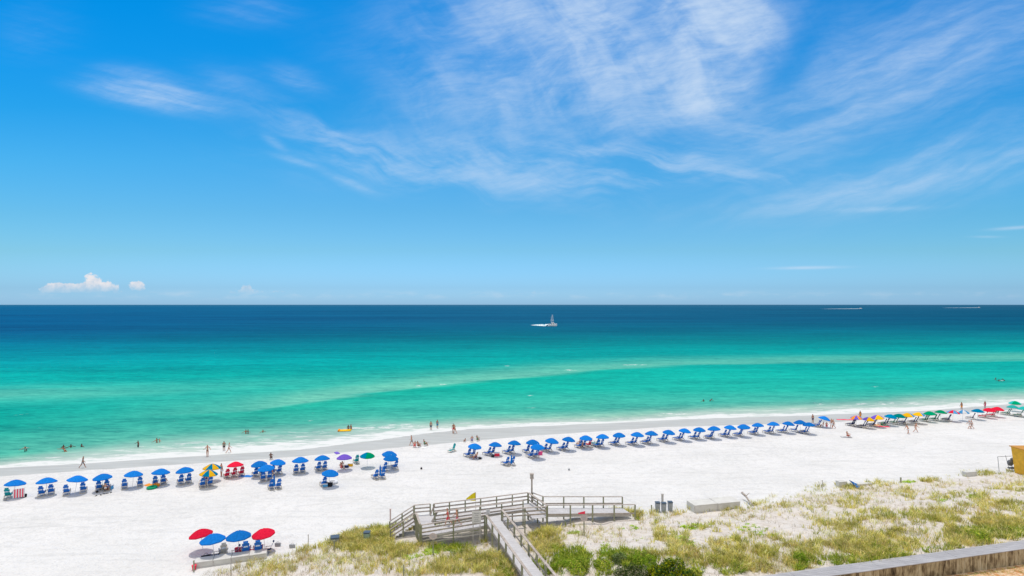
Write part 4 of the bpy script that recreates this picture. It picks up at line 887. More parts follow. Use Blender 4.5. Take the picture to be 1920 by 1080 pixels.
# ---------------------------------------------------------------- bins, boxes, posts
def bin_(px, py, lab, w=.47, h=.95, col=(.30, .33, .37), rz=0, name='trash_bin'):
    p = at(px, py); e = empty(name, p, rz, lab, 'bin', 'bins at the dune edge'); m = MB(); t_ = h
    m.add([(sx*w*.42, sy*w*.38, 0) for sx in (-1, 1) for sy in (-1, 1)]+[(sx*w*.5, sy*w*.47, t_) for sx in (-1, 1) for sy in (-1, 1)], [(0, 1, 3, 2), (4, 6, 7, 5), (0, 4, 5, 1), (2, 3, 7, 6), (0, 2, 6, 4), (1, 5, 7, 3)])
    m.obj('bin_body', pmat('bin_%d' % int(col[1]*1000), col, .6, .12, 5), e)
    m = MB(); m.box((0, 0, t_+.035), (w*1.06, w*1.02, .06)); m.beam((-w*.45, -w*.5, t_-.02), (w*.45, -w*.5, t_-.02), .05, .05); m.obj('lid', pmat('bin_lid', (.07, .10, .14), .5, .1), e)
bin_(1233, 959, 'first grey bin of three beside the east ramp end'); bin_(1244.5, 960, 'middle grey bin of three, grown round by grass'); bin_(1256.5, 958, 'third grey bin of three, nearest the white storage box')
bin_(688, 1014, 'pale green bin half hidden in grass before the steps', .55, .8, (.30, .42, .36)); bin_(628, 1018, 'short grey green bin alone at the dune edge', .75, .55, (.25, .33, .31), .3)
def wpost(px, py, top_py, lab, th=.09, col=None, name='marker_post'):
    p = at(px, py); h = (py-top_py)*p.y/F*1.0
    e = empty(name, p, 0, lab, 'post', 'posts at the dune edge'); MB().beam((0, 0, -.3), (0, 0, h), th, th).obj('shaft', col or POST, e); MB().box((0, 0, h+.02), (th*1.35, th*1.35, .05)).obj('post_cap', col or POST, e)
wpost(1221.5, 960, 948, 'short dark post beside the three grey bins'); wpost(1242, 946, 927, 'tall pale post behind the three grey bins', .2, BOARD); wpost(578, 1024, 1003, 'thin pale stake in the sand beside the near red umbrella', .06, BOARD)
wpost(627 - 0.5, 1031, 1014, 'dark stake in the grass before the grey green bin'); wpost(363.5, 1072, 1052, 'dark stake at the corner of the near storage box', .08); wpost(433, 1074, 1046, 'thin stake before the near storage box', .05, BOARD)
wpost(1542, 918, 901, 'thin pale stake at the dune crest before the blue sheet', .06, BOARD); wpost(1689, 905, 896, 'short dark stake at the dune crest before bare sand', .12); wpost(732, 975, 955, 'pale stake seaward of the boardwalk steps', .12, pmat('pink_stake', (.55, .42, .40)))
wpost(611+146, 0+1100, 1060, 'weathered stake low in the dune grass', .08)
BOXW = wood_mat('storage_box_paint', (.62, .62, .59), (.50, .49, .47), (2, 2, 2), .7)
def storage(px0, px1, py, w, h, lab, rz, n=3, depth=1.2):
    a, b = at(px0, py[0]), at(px1, py[1]); L = (b-a).length; c = (a+b)/2; ang = math.atan2(b.y-a.y, b.x-a.x)
    e = empty('storage_box', Vector((c.x, c.y, min(a.z, b.z))), ang, lab, 'storage box', 'storage boxes at the dune edge')
    MB().box((0, depth/2, h/2), (L, depth, h)).obj('box_body', BOXW, e)
    for k in range(n):
        x0 = -L/2+L*k/n; MB().box((x0+L/n/2, depth/2, h+.05), (L/n-.05, depth+.1, .07), 0, 0, ('X', .03*(k % 2))).obj('lid', BOXW, e)
        MB().box((x0+.03, -.012, h/2), (.07, .02, h-.04)).obj('corner_batten', BOARD, e)
    return e
storage(1302, 1388, (962, 952), 1, .72, 'long white storage box with flat lids beside driftwood', 0, 2, 1.5)
storage(364, 500, (1066, 1047), 1, .42, 'long cream storage box with lids by the near umbrellas', 0, 4, .9)
storage(1811, 1832, (894, 892), 1, .5, 'small white box low at the far dune crest', 0, 1, .5)
storage(1574, 1588, (914, 913), 1, .6, 'small beige box with a blue sheet beside it', 0, 1, .6)
p = at(1597, 914); m = MB(); m.add([(0, 0, .75), (.1, .7, .7), (1.0, .5, .25), (.9, -.35, .05), (.35, -.4, .1), (0, 0, .71), (.1, .7, .66), (1.0, .5, .21), (.9, -.35, .01), (.35, -.4, .06)], [(0, 4, 3, 2, 1), (5, 6, 7, 8, 9), (0, 5, 9, 4), (4, 9, 8, 3), (3, 8, 7, 2), (2, 7, 6, 1), (1, 6, 5, 0)])
o = m.obj('tarp', fabric('blue'), loc=p); tag(o, 'crumpled blue sheet slumped against the small beige box', 'tarp')
p = at(1612, 910); o = MB().box((0, 0, .1), (3.2, .5, .25), .2).obj('boat_cover', BOXW, loc=p); tag(o, 'low pale canvas roll lying past the blue sheet', 'canvas roll')
def driftwood():
    a, b = at(1391, 936), at(1413, 950); m = MB(); pts = [a+Vector((0, 0, .75)), a.lerp(b, .3)+Vector((.1, .1, .55)), a.lerp(b, .65)+Vector((-.05, 0, .35)), b+Vector((0, 0, .1))]
    for k in range(3): m.tube(pts[k], pts[k+1], .14-.03*k, .12-.03*k, 7)
    m.tube(pts[1], pts[1]+Vector((.5, .2, .3)), .05, .02, 5)
    o = m.obj('driftwood', RAIL, smooth=True); tag(o, 'bare driftwood trunk leaning beside the long white storage box', 'driftwood')
driftwood()
# rack and yellow board at the far right edge
def rack():
    a = at(1878, 884); s = a.y/F; e = empty('volleyball_stand', a, .15, 'thin metal frame stand holding dark gear at the dune crest', 'frame stand')
    w = 34*s; h = 28*s; m = MB()
    for (x, y) in ((-.25, 0), (w, 0)): m.tube((x-.12, y, 0 if x else 0), (x-.35, y, h), .035, .035, 6)
    m.tube((-.6, 0, h), (w, 0, h), .035, .035, 6); m.tube((w*.45, .4, h), (w*.6, .2, 0), .03, .03, 6); m.obj('frame', pmat('rack_metal', (.25, .26, .28), .4, .1), e)
    g = MB(); g.ball((w*.66, .2, h*.52), (.4, .3, .42), 8, 6); g.ball((w*.8, .1, h*.75), (.35, .3, .25), 8, 6); g.box((w*.7, 0, h*.2), (1.0, .5, .12)); g.tube((w*.62, -.1, 0), (w*.62, -.1, h*.4), .05, .05, 6); g.obj('hanging_gear', pmat('gear', (.12, .13, .15), .6, .3), e)
rack()
def hut():
    a = at(1916, 893); s = a.y/F; z = lambda py: CAMH-(py-HZ)*s-a.z; e = empty('beach_kiosk', a, 0, 'bright yellow beach kiosk cut by the picture edge at the dune crest', 'kiosk')
    t_ = z(844); m = MB(); W0 = 1.9; W1 = 2.5; D = 1.8; ox = 1.9
    m.add([(ox+sx*w/2-(.0 if zz else .0), sy*D/2+D/2, zz) for zz, w in ((-.2, W0+.4), (t_, W1+.9)) for sx in (-1, 1) for sy in (-1, 1)], [(0, 1, 3, 2), (4, 6, 7, 5), (0, 4, 5, 1), (2, 3, 7, 6), (0, 2, 6, 4), (1, 5, 7, 3)])
    m.obj('kiosk_wall', pmat('kiosk_yellow', (.75, .42, .03), .6, .12, 2), e); m = MB(); m.box((ox, D/2, t_+.06), (W1+1.15, D+.3, .1)); m.obj('roof', pmat('kiosk_roof', (.50, .24, .04), .7, .15), e)
    m = MB(); m.box((ox, -.25, t_*.42), (W0+1.2, .03, .12)); m.obj('band_trim', pmat('kiosk_band', (.50, .44, .02), .7, .15), e)
hut()
# ---------------------------------------------------------------- small beach gear
def striped_towel():
    p = at(35, 934); e = empty('striped_towel', p, FACE0, 'red and white striped towel hung over a chair under the first umbrella', 'towel'); m = MB()
    for k in range(9):
        x = -.5+k*.115; m.add([(x, 0, 1.05), (x+.115, 0, 1.05), (x+.115, -.12, .1), (x, -.12, .1), (x, .025, 1.05), (x+.115, .025, 1.05), (x+.115, -.095, .1), (x, -.095, .1)], [(0, 3, 2, 1), (4, 5, 6, 7), (0, 1, 5, 4), (1, 2, 6, 5), (2, 3, 7, 6), (3, 0, 4, 7)], k % 2)
    m.obj('towel_cloth', [clothm('white'), clothm('palered')], e)
striped_towel()
def red_chair():
    chair(1104, 838, 'bright red lounge chair before the second umbrella from the mid row', 'red', FACE0, 1.1); chair(1117, 836, 'turquoise lounge chair beside the bright red one', 'teal', FACE0+.4, 1.1)
red_chair()
def lie_towel(px, py, col, lab, rz, w=.8, l=1.7):
    p = at(px, py); m = MB(); n = 6; vs = [(sx*w/2, -l/2+l*k/n, .03+.03*math.sin(k*2.1+sx)) for k in range(n+1) for sx in (-1, 1)]+[(sx*w/2, -l/2+l*k/n, -.01) for k in range(n+1) for sx in (-1, 1)]
    b = 2*(n+1); fs = [(2*k, 2*k+1, 2*k+3, 2*k+2) for k in range(n)]+[(b+2*k, b+2*k+2, b+2*k+3, b+2*k+1) for k in range(n)]+[(2*k, 2*k+2, b+2*k+2, b+2*k) for k in range(n)]+[(2*k+1, b+2*k+1, b+2*k+3, 2*k+3) for k in range(n)]+[(0, b, b+1, 1), (2*n, 2*n+1, b+2*n+1, b+2*n)]
    o = m.add(vs, fs).obj('beach_towel', clothm(col), loc=p, rz=rz); tag(o, lab, 'towel', 'towels on the sand')
lie_towel(1587, 820, 'grey', 'pale towel under the sunburnt person alone on open sand', 1.3); lie_towel(790, 839, 'white', 'white towel at the wet sand edge beside sitting people', 1.2)
lie_towel(1585, 787, 'palered', 'pink towel stretched on the sand past the last blue umbrella', 1.45, .7, 3.); lie_towel(462, 893, 'blue', 'blue towel lying beside the three clustered umbrellas', 1.5)
lie_towel(1655, 800, 'palered', 'red towel in front of the yellow and purple umbrellas', 1.4, .8, 2.2); lie_towel(1640, 797, 'orange', 'orange towel in front of the yellow and purple umbrellas', 1.5, .9, 2.); lie_towel(283, 910, 'orange', 'orange towel before the sixth blue umbrella', 1.2)
def gear(px, py, kind, col, lab, s=1., rz=0.):
    p = at(px, py); m = MB(); mt = clothm(col)
    if kind == 'beach_ball': m.ball((0, 0, .2*s), .2*s, 10, 8)
    elif kind == 'bucket': m.tube((0, 0, 0), (0, 0, .26*s), .10*s, .14*s, 10); m.tube((0, 0, .255*s), (0, 0, .285*s), .155*s, .155*s, 10)
    elif kind == 'beach_bag':
        m.add([(x*.26*s, y*.14*s, 0) for x in (-1, 1) for y in (-1, 1)]+[(x*.33*s, y*.11*s, .36*s) for x in (-1, 1) for y in (-1, 1)], [(0, 1, 3, 2), (4, 6, 7, 5), (0, 4, 5, 1), (2, 3, 7, 6), (0, 2, 6, 4), (1, 5, 7, 3)])
        for k in range(6): a0, a1 = math.pi*k/6, math.pi*(k+1)/6; m.tube((.16*s*math.cos(a0), 0, .35*s+.18*s*math.sin(a0)), (.16*s*math.cos(a1), 0, .35*s+.18*s*math.sin(a1)), .015, .015, 5)
    elif kind == 'cooler': m.box((0, 0, .18*s), (.6*s, .36*s, .36*s)); 
    elif kind == 'sandal': m.box((0, 0, .03), (.10, .27, .05)); m.tube((-.05, .06, .05), (.05, .06, .09), .012, .012, 5)
    elif kind == 'swim_ring':
        n, k2 = 16, 8; vs = [((.34+.11*math.cos(b))*s*math.cos(a), (.34+.11*math.cos(b))*s*math.sin(a), .11*s+.11*s*math.sin(b)) for a in [2*math.pi*i/n for i in range(n)] for b in [2*math.pi*j/k2 for j in range(k2)]]
        m.add(vs, [(i*k2+j, ((i+1) % n)*k2+j, ((i+1) % n)*k2+(j+1) % k2, i*k2+(j+1) % k2) for i in range(n) for j in range(k2)])
    if kind == 'cooler':
        e = empty('cooler', p, rz, lab, 'cooler', 'beach gear by the umbrellas'); m.obj('cooler_body', mt, e); MB().box((0, 0, .39*s), (.62*s, .38*s, .07*s)).obj('lid', clothm('white'), e); return
    o = m.obj(kind, mt, smooth=kind in ('beach_ball', 'swim_ring'), loc=p, rz=rz); tag(o, lab, kind.replace('_', ' '), 'beach gear by the umbrellas')
gear(285, 916, 'swim_ring', 'green', 'green swim ring lying before the sixth blue umbrella', 1.3); gear(294, 912, 'beach_bag', 'orange', 'orange bag beside the green swim ring'); gear(44, 932, 'beach_bag', 'black', 'black bag beside the red and white striped towel')
gear(10, 939, 'bucket', 'grey', 'grey bucket before the turquoise chair'); gear(205, 917, 'cooler', 'sky', 'pale blue cooler under the fourth blue umbrella', 1.2); gear(193, 917, 'beach_bag', 'black', 'black bag beside the pale blue cooler', 1.2)
for i, (x, y) in enumerate(((180, 930), (189, 928.5), (195, 926.5), (201, 925.5), (208, 924))): gear(x, y, 'sandal', 'black', f'{ordw(i+1)} dark sandal in the line before the fourth blue umbrella', 1., i*.8)
gear(182, 924, 'beach_ball', 'black', 'small dark ball just before the fourth blue umbrella', .7); gear(650, 877, 'beach_bag', 'navy', 'dark bag under the purple umbrella', .9); gear(657, 874, 'cooler', 'yellow', 'yellow cooler at the edge of the purple umbrella', 1.)
gear(617, 912, 'beach_bag', 'black', 'black bag beside the chair in the front row', 1.3); gear(623, 906, 'swim_ring', 'white', 'white swim ring leaning under the front row umbrella', 1.5); gear(610, 913, 'cooler', 'sky', 'blue cooler in front of the front row chair')
gear(790, 880, 'beach_ball', 'black', 'tiny dark ball alone on the open sand', .7); gear(1067, 882, 'beach_ball', 'grey', 'tiny grey ball alone on the sand above the east ramp', .7)
gear(386, 1050, 'beach_bag', 'black', 'black bag in the shade of the near blue umbrella', 1.1, .5); gear(472, 1040, 'beach_bag', 'palered', 'pink bag between the two near chairs', 1.2); gear(449, 1036, 'beach_bag', 'palered', 'red bag beside the near pair of chairs', 1.2)
gear(521, 1024, 'beach_bag', 'grey', 'grey bag alone on the sand past the near red umbrella', .8); gear(548, 1027, 'beach_bag', 'grey', 'faded grey bag near the thin pale stake', .8); gear(364, 1068, 'bucket', 'palered', 'pink bucket at the end of the near storage box', 1.3)
gear(900, 861, 'beach_bag', 'black', 'black bag before the first umbrella of the long row', .7); gear(932, 855, 'cooler', 'palered', 'red and white cooler under the second umbrella of the long row', 1.2); gear(924, 857, 'beach_bag', 'black', 'black bag beside the red and white cooler', .7); gear(1012, 853, 'beach_bag', 'pink', 'pink bag under the overlapping pair of blue umbrellas', 1.3); gear(1656, 797.5, 'beach_bag', 'green', 'green bag at the towels before the yellow and purple umbrellas', 1.3)
p = Vector((*ray(630, 852), 0)); o = MB().box((0, 0, .05), (.55, 1.1, .07)).box((0, .5, .07), (.4, .2, .06)).obj('bodyboard', clothm('purple'), loc=at(632, 850), rz=.6); tag(o, 'purple bodyboard lying on the sand behind the purple umbrella', 'bodyboard')
p = Vector((*ray(647, 808, WL), WL)); e = empty('inflatable_raft', p, .15, 'yellow inflatable raft floating beside two bathers', 'inflatable raft')
m = MB()
for k in range(5): m.tube((-1.0, -.4+k*.2, .08), (1.0, -.4+k*.2, .08), .11, .11, 8)
m.obj('raft_tubes', clothm('yellow'), e, True); MB().tube((-1.05, -.5, .16), (-1.05, .5, .16), .16, .16, 8).obj('raft_pillow', clothm('orange'), e, True)
p = Vector((*ray(1878, 714, WL), WL)); o = MB().tube((-.7, 0, .02), (.7, 0, .02), .09, .09, 8).obj('swim_float', clothm('white'), loc=p); tag(o, 'white swimming float held by the three far swimmers', 'float')
# ---------------------------------------------------------------- boats
HULL = pmat('boat_white', (.88, .88, .88), .3, .03, 1); GLASSD = pmat('boat_window', (.03, .04, .05), .15, .1, 1); ALU = pmat('boat_aluminium', (.80, .81, .85), .35, .05, 1)
def hull_mesh(L=13., B=4.4, H=2.1):
    m = MB(); n = 12; vs = []
    for i in range(n+1):
        q = i/n; y = -L/2+L*q; w = B/2*(1-max(0, (q-.45)/.55)**2.2); sh = .35+H*.55+(H*.55)*q**2; kee = -.5+.6*max(0, q-.75)*3
        vs += [(-w, y+.5*q, sh), (-w*.82, y, .15), (0, y-.2*q, kee), (w*.82, y, .15), (w, y+.5*q, sh)]
    fs = [(i*5+j, i*5+j+1, (i+1)*5+j+1, (i+1)*5+j) for i in range(n) for j in range(4)]+[(0, 1, 2, 3, 4)]+[(i*5, (i+1)*5, (i+1)*5+4, i*5+4) for i in range(n)]
    return m.add(vs, fs).mesh('hull', HULL)
def sportfisher(px, py, rz):
    p = Vector((*ray(px, py, WL), WL)); e = empty('sportfishing_boat', p, rz, 'white sportfishing boat with a tall tower running out to sea', 'boat'); e.scale = (.85, .72, 1.); mk('hull', hull_mesh(), e)
    c = MB(); c.add([(sx*w, y, z) for y, w, z in ((-1.6, 1.7, 1.2), (4.0, 1.2, 1.4), (-1.4, 1.5, 3.5), (2.2, 1.2, 3.4)) for sx in (-1, 1)], [(0, 1, 3, 2), (4, 6, 7, 5), (0, 4, 5, 1), (2, 3, 7, 6), (0, 2, 6, 4), (1, 5, 7, 3)]); cb = c.obj('cabin', HULL, e)
    w = MB(); w.box((0, -1.55, 2.3), (2.3, .12, 1.1)); w.add([(sx*(1.55-.13*k), y, z) for sx in (-1.02, 1.02) for k, y, z in ((0, -1.1, 2.2), (1, 1.8, 2.2), (2, 1.2, 2.9), (1, -1.1, 2.9))], [(0, 1, 2, 3), (7, 6, 5, 4)]); w.obj('cabin_windows', GLASSD, cb)
    b = MB(); b.box((0, -.2, 3.6), (2.9, 3.0, .5)); b.obj('flybridge', HULL, e)
    h = MB(); h.box((0, -.3, 5.8), (3.2, 3.4, .16)); h.obj('hardtop', HULL, e)
    t_ = MB()
    for sx in (-1, 1):
        for sy, ty in ((-1.6, -.8), (1.0, .3)): t_.tube((sx*1.35, sy, 3.6), (sx*1.35, sy-.1, 5.8), .12, .12, 6); t_.tube((sx*1.2, sy-.1, 5.8), (sx*.6, ty, 10.), .14, .12, 6)
        for zz in (6.8, 8.0, 9.1): t_.tube((sx*(1.2-.6*(zz-5.8)/4.2), -1.4, zz), (sx*(1.2-.6*(zz-5.8)/4.2), .7, zz), .05, .05, 6)
    for zz in (7.4, 8.6): t_.tube((-.85, -1.2, zz), (.85, -1.2, zz), .05, .05, 6)
    t_.obj('tower_frame', ALU, e); k = MB(); k.box((0, -.3, 10.), (1.5, 1.5, .14)); k.box((0, -.1, 10.5), (1.0, .8, .6)); k.obj('tower_platform', HULL, e); k = MB(); k.box((0, -.3, 11.6), (1.5, 1.5, .1))
    for sx in (-1, 1):
        for sy in (-1, .4): k.tube((sx*.65, sy, 10.), (sx*.65, sy, 11.6), .05, .05, 5)
    k.obj('tower_roof', HULL, e)
    for sx in (-1, 1): MB().tube((sx*1.6, 0, 2.2), (sx*3.2, -3., 11.), .06, .03, 5).obj('outrigger', ALU, e)
sportfisher(1036, 611.5, R(-74))
def motorboat(px, py, rz, lab, s=1.):
    p = Vector((*ray(px, py, WL), WL)); e = empty('motorboat', p, rz, lab, 'boat', 'boats near the horizon'); o = mk('hull', bpy.data.meshes.get('hull'), e)
    MB().box((0, .3, 2.2), (2.4, 4., 1.6)).obj('cabin', HULL, e); MB().box((0, -.2, 3.9), (2.6, 2.8, .15)).obj('hardtop', HULL, e); e.scale = (s,)*3
motorboat(1613, 579, R(-90), 'tiny white boat speeding near the horizon, nearer of two', 1.3); motorboat(1835, 577, R(-90), 'tiny white boat at the horizon farther out than its twin', 1.5)
def foam_mat():
    m = bpy.data.materials.new('wake_foam'); m.use_nodes = True; t = NT(m.node_tree); b = m.node_tree.nodes['Principled BSDF']; g = t.n('ShaderNodeNewGeometry')
    n = t.noise(g.outputs['Position'], .6, 6, .7); t.link(t.mix(t.mr(n, .36, .56), (.10, .42, .55), (.82, .84, .86)), b.inputs['Base Color']); b.inputs['Roughness'].default_value = .8; b.inputs['Specular IOR Level'].default_value = .1; return m
FOAMM = foam_mat()
def wake(px0, py0, px1, py1, w0, w1, lab, h=.5):
    a = Vector((*ray(px0, py0, WL), WL)); b = Vector((*ray(px1, py1, WL), WL)); d = (b-a).normalized(); s = Vector((-d.y, d.x, 0)); m = MB(); n, k = 40, 9; vs = []
    for i in range(n+1):
        q = i/n; w = w0+(w1-w0)*q**.8
        for j in range(k):
            x = j/(k-1)*2-1; jw = w*(1+.25*math.sin(i*1.7+j)*(abs(x) > .9)); z = h*(1-x*x)*(.25+.75*q)*(.4+.6*random.random())*min(1, q*5+.05); vs.append(a.lerp(b, q)+s*x*jw+Vector((0, 0, max(z, .0)+.01-.06*(abs(x) == 1))))
    m.add(vs, [(i*k+j, (i+1)*k+j, (i+1)*k+j+1, i*k+j+1) for i in range(n) for j in range(k-1)]); o = m.obj('wake', FOAMM, smooth=True); tag(o, lab, kind='stuff')
wake(997, 609.5, 1033, 611, 2., 9., 'white wake trailing behind the sportfishing boat', 2.2)
wake(1540, 579.2, 1612, 578.9, 4., 16., 'white wake of the nearer small boat', 1.3); wake(1765, 577.1, 1834, 576.9, 5., 18., 'white wake of the boat at the horizon', 1.4)
# ---------------------------------------------------------------- retaining wall
def plank_mat():
    m = bpy.data.materials.new('stained_planks'); m.use_nodes = True; t = NT(m.node_tree); b = m.node_tree.nodes['Principled BSDF']; g = t.n('ShaderNodeNewGeometry'); mp = t.n('ShaderNodeMapping'); t.link(g.outputs['Position'], mp.inputs[0]); mp.inputs['Rotation'].default_value = (0, 0, -R(14.04))
    mp.inputs['Scale'].default_value = (3.2, 1, .9); n = t.noise(mp.outputs[0], 1., 6, .7); n2 = t.noise(g.outputs['Position'], .35, 4, .6)
    f = t.m('ADD', t.m('MULTIPLY', n, .75), t.m('MULTIPLY', n2, .4)); t.link(t.ramp(f, [(.40, (.035, .028, .02)), (.50, (.17, .13, .08)), (.60, (.40, .34, .22)), (.78, (.58, .54, .42))]), b.inputs['Base Color']); b.inputs['Roughness'].default_value = .9; b.inputs['Specular IOR Level'].default_value = .1; return m
def retaining_wall():
    u0, u1 = 8., 110.; hc = 2.42; e = empty('retaining_wall', BW(u0, WALL0, 0), 0, 'plank retaining wall with a broad grey board top holding back the dune', 'wall'); O = e.location
    P = lambda u, v, z: BW(u, v, z)-O
    m = MB(); u = u0
    while u < u1:
        w = .19; j = random.uniform(-.012, .012); m.add([P(a, b+j, c) for a in (u+.012, u+w-.012) for b in (WALL0+.06, WALL0+.11) for c in (.8, hc-.06)], [(0, 1, 3, 2), (4, 6, 7, 5), (0, 4, 5, 1), (2, 3, 7, 6), (0, 2, 6, 4), (1, 5, 7, 3)]); u += w
    m.add([P(a, b, c) for a in (u0, u1) for b in (WALL0+.115, WALL0+.14) for c in (.8, hc-.06)], [(0, 1, 3, 2), (4, 6, 7, 5), (0, 4, 5, 1), (2, 3, 7, 6), (0, 2, 6, 4), (1, 5, 7, 3)])
    m.obj('plank_face', plank_mat(), e)
    c = MB(); u = u0
    while u < u1:
        L = 2.4; z = hc+random.uniform(-.006, .006); jj = random.uniform(-.015, .015)
        for k in range(5):
            v0 = WALL0+(WALL1-WALL0)*k/5+.006; v1 = WALL0+(WALL1-WALL0)*(k+1)/5-.006
            c.add([P(a, b+jj, z+d) for a in (u+.004, u+L-.004) for b in (v0, v1) for d in (-.05, 0)], [(0, 1, 3, 2), (4, 6, 7, 5), (0, 4, 5, 1), (2, 3, 7, 6), (0, 2, 6, 4), (1, 5, 7, 3)])
        u += L
    c.obj('top_boards', wood_mat('grey_cap', (.42, .42, .44), (.30, .30, .32), (.8, 3, 1), .8), e)
    b = MB(); b.add([P(a, bb, cc) for a in (u0, u1) for bb in (WALL1-.2, WALL1-.1) for cc in (.8, hc-.06)], [(0, 1, 3, 2), (4, 6, 7, 5), (0, 4, 5, 1), (2, 3, 7, 6), (0, 2, 6, 4), (1, 5, 7, 3)]); b.obj('dune_side_face', plank_mat(), e)
retaining_wall()
# ---------------------------------------------------------------- vegetation
def veg_mat(name, rough=.7):
    m = bpy.data.materials.new(name); m.use_nodes = True; t = NT(m.node_tree); nt = m.node_tree
    for n in list(nt.nodes): nt.nodes.remove(n)
    out = t.n('ShaderNodeOutputMaterial'); d = t.n('ShaderNodeBsdfDiffuse'); tr = t.n('ShaderNodeBsdfTranslucent'); mx = t.n('ShaderNodeMixShader'); c = t.attr('tone').outputs['Color']
    g = t.n('ShaderNodeNewGeometry'); f = t.mr(t.noise(g.outputs['Position'], 1.2, 4), .3, .7, .75, 1.25); c = t.mix(1., c, t.xyz(f, f, f), 'MULTIPLY')
    t.link(c, d.inputs[0]); t.link(c, tr.inputs[0]); mx.inputs[0].default_value = .42; t.link(d.outputs[0], mx.inputs[1]); t.link(tr.outputs[0], mx.inputs[2]); t.link(mx.outputs[0], out.inputs[0]); return m
VEG = veg_mat('foliage_blades')
def tri_mesh(name, co, cols, quads=False):
    me = bpy.data.meshes.new(name); k = 4 if quads else 3; n = len(co)//k
    me.vertices.add(len(co)); me.vertices.foreach_set('co', co.ravel().astype(np.float32)); me.loops.add(n*k); me.loops.foreach_set('vertex_index', np.arange(n*k, dtype=np.int32))
    me.polygons.add(n); me.polygons.foreach_set('loop_start', (np.arange(n)*k).astype(np.int32)); me.update(calc_edges=True)
    a = me.color_attributes.new('tone', 'FLOAT_COLOR', 'POINT'); c = np.repeat(cols, k, 0); a.data.foreach_set('color', np.concatenate([c, np.ones((len(c), 1))], 1).ravel().astype(np.float32)); me.materials.append(VEG); return me
def blades(pts, h, per, spread, width, pal, var=.3, flop=.95):
    "pts Nx3 base points -> blade triangles (each blade bent in two pieces)"
    n = len(pts); N = n*per; B = np.repeat(pts, per, 0); hh = np.repeat(h, per)*RNG.uniform(.55, 1.1, N)
    ang = RNG.uniform(0, 2*math.pi, N); r = spread*np.sqrt(RNG.random(N))*np.repeat(h, per)/.5; B = B+np.stack([np.cos(ang)*r, np.sin(ang)*r, np.zeros(N)-.03], 1)
    an2 = ang+RNG.normal(0, .6, N); dirv = np.stack([np.cos(an2), np.sin(an2), np.zeros(N)], 1); lean = RNG.uniform(.1, flop, N)
    mid = B+dirv*(lean*hh*.35)[:, None]+np.stack([0*hh, 0*hh, hh*.6], 1); tip = B+dirv*(lean*hh*1.1)[:, None]+np.stack([0*hh, 0*hh, hh*(1-.25*lean)], 1)
    a3 = RNG.uniform(0, math.pi, N); side = np.stack([np.cos(a3), np.sin(a3), 0*a3], 1)*width/2*np.repeat(h/.5, per)[:, None]
    co = np.stack([B-side, B+side, mid+side*.8, mid-side*.8+(tip-mid)*0, ], 1)
    t2 = np.stack([mid-side*.8, mid+side*.8, tip+side*.15, tip-side*.15], 1); co = np.concatenate([co, t2], 1).reshape(-1, 3)
    pal = np.array(pal); ci = np.repeat(RNG.integers(0, len(pal), n), per); mixv = RNG.random(N) < .25; ci = np.where(mixv, RNG.integers(0, len(pal), N), ci)
    c = pal[ci]*RNG.uniform(1-var, 1+var, (N, 1)); return co, np.repeat(c, 2, 0)
def scatter_px(blobs, seed, lo=0):
    "blobs: (px, py, rx, ry, tufts) in the view of the photograph, turned into spots on the dune"
    rng = np.random.default_rng(seed); out = []
    for (px, py, rx, ry, n) in blobs:
        for _ in range(n):
            a = rng.random()*6.283; r = math.sqrt(rng.random()); x, y = px+rx*r*math.cos(a), py+ry*r*math.sin(a)
            out.append((x, y))
    P_ = at_many(out); q = L2(P_[:, 0]*.75+seed*7, P_[:, 1]*.75)*.6+L3(P_[:, 0]*.25, P_[:, 1]*.25+seed*5)*.4
    return P_[(q > .44) | (rng.random(len(P_)) < .12)]
def off_deck(pts):
    pts = np.array(pts); u, v = UV(pts[:, 0], pts[:, 1]); du, dv = u-WU, v-WV
    bad = (np.abs(du-.2+dv*.062) < .95) & (dv < .3) | ((du > -8.9) & (du < 6) & (dv > -.7) & (dv < 4.5)) | ((v > WALL0-.35) & (v < WALL1+.12) & (u > 7)) | ((du >= 6) & (du < 15.5) & (dv > .4) & (dv < 3.6))
    return pts[~bad]
GREEN = [(0.416, 0.47, 0.054), (0.527, 0.569, 0.086), (0.304, 0.371, 0.043), (0.624, 0.593, 0.13), (0.222, 0.297, 0.043)]
OLIVE = [(0.605, 0.565, 0.135), (0.756, 0.669, 0.203), (0.454, 0.462, 0.09), (0.8, 0.714, 0.293), (0.333, 0.371, 0.068)]
TAN = [(0.777, 0.745, 0.364), (0.724, 0.58, 0.255), (0.777, 0.799, 0.493), (0.564, 0.434, 0.182), (0.443, 0.456, 0.109)]
LUSH = [(0.242, 0.399, 0.03), (0.33, 0.456, 0.05), (0.418, 0.494, 0.07), (0.154, 0.285, 0.02)]
VINE = [(0.452, 0.661, 0.0348), (0.313, 0.522, 0.0348), (0.592, 0.72, 0.104)]
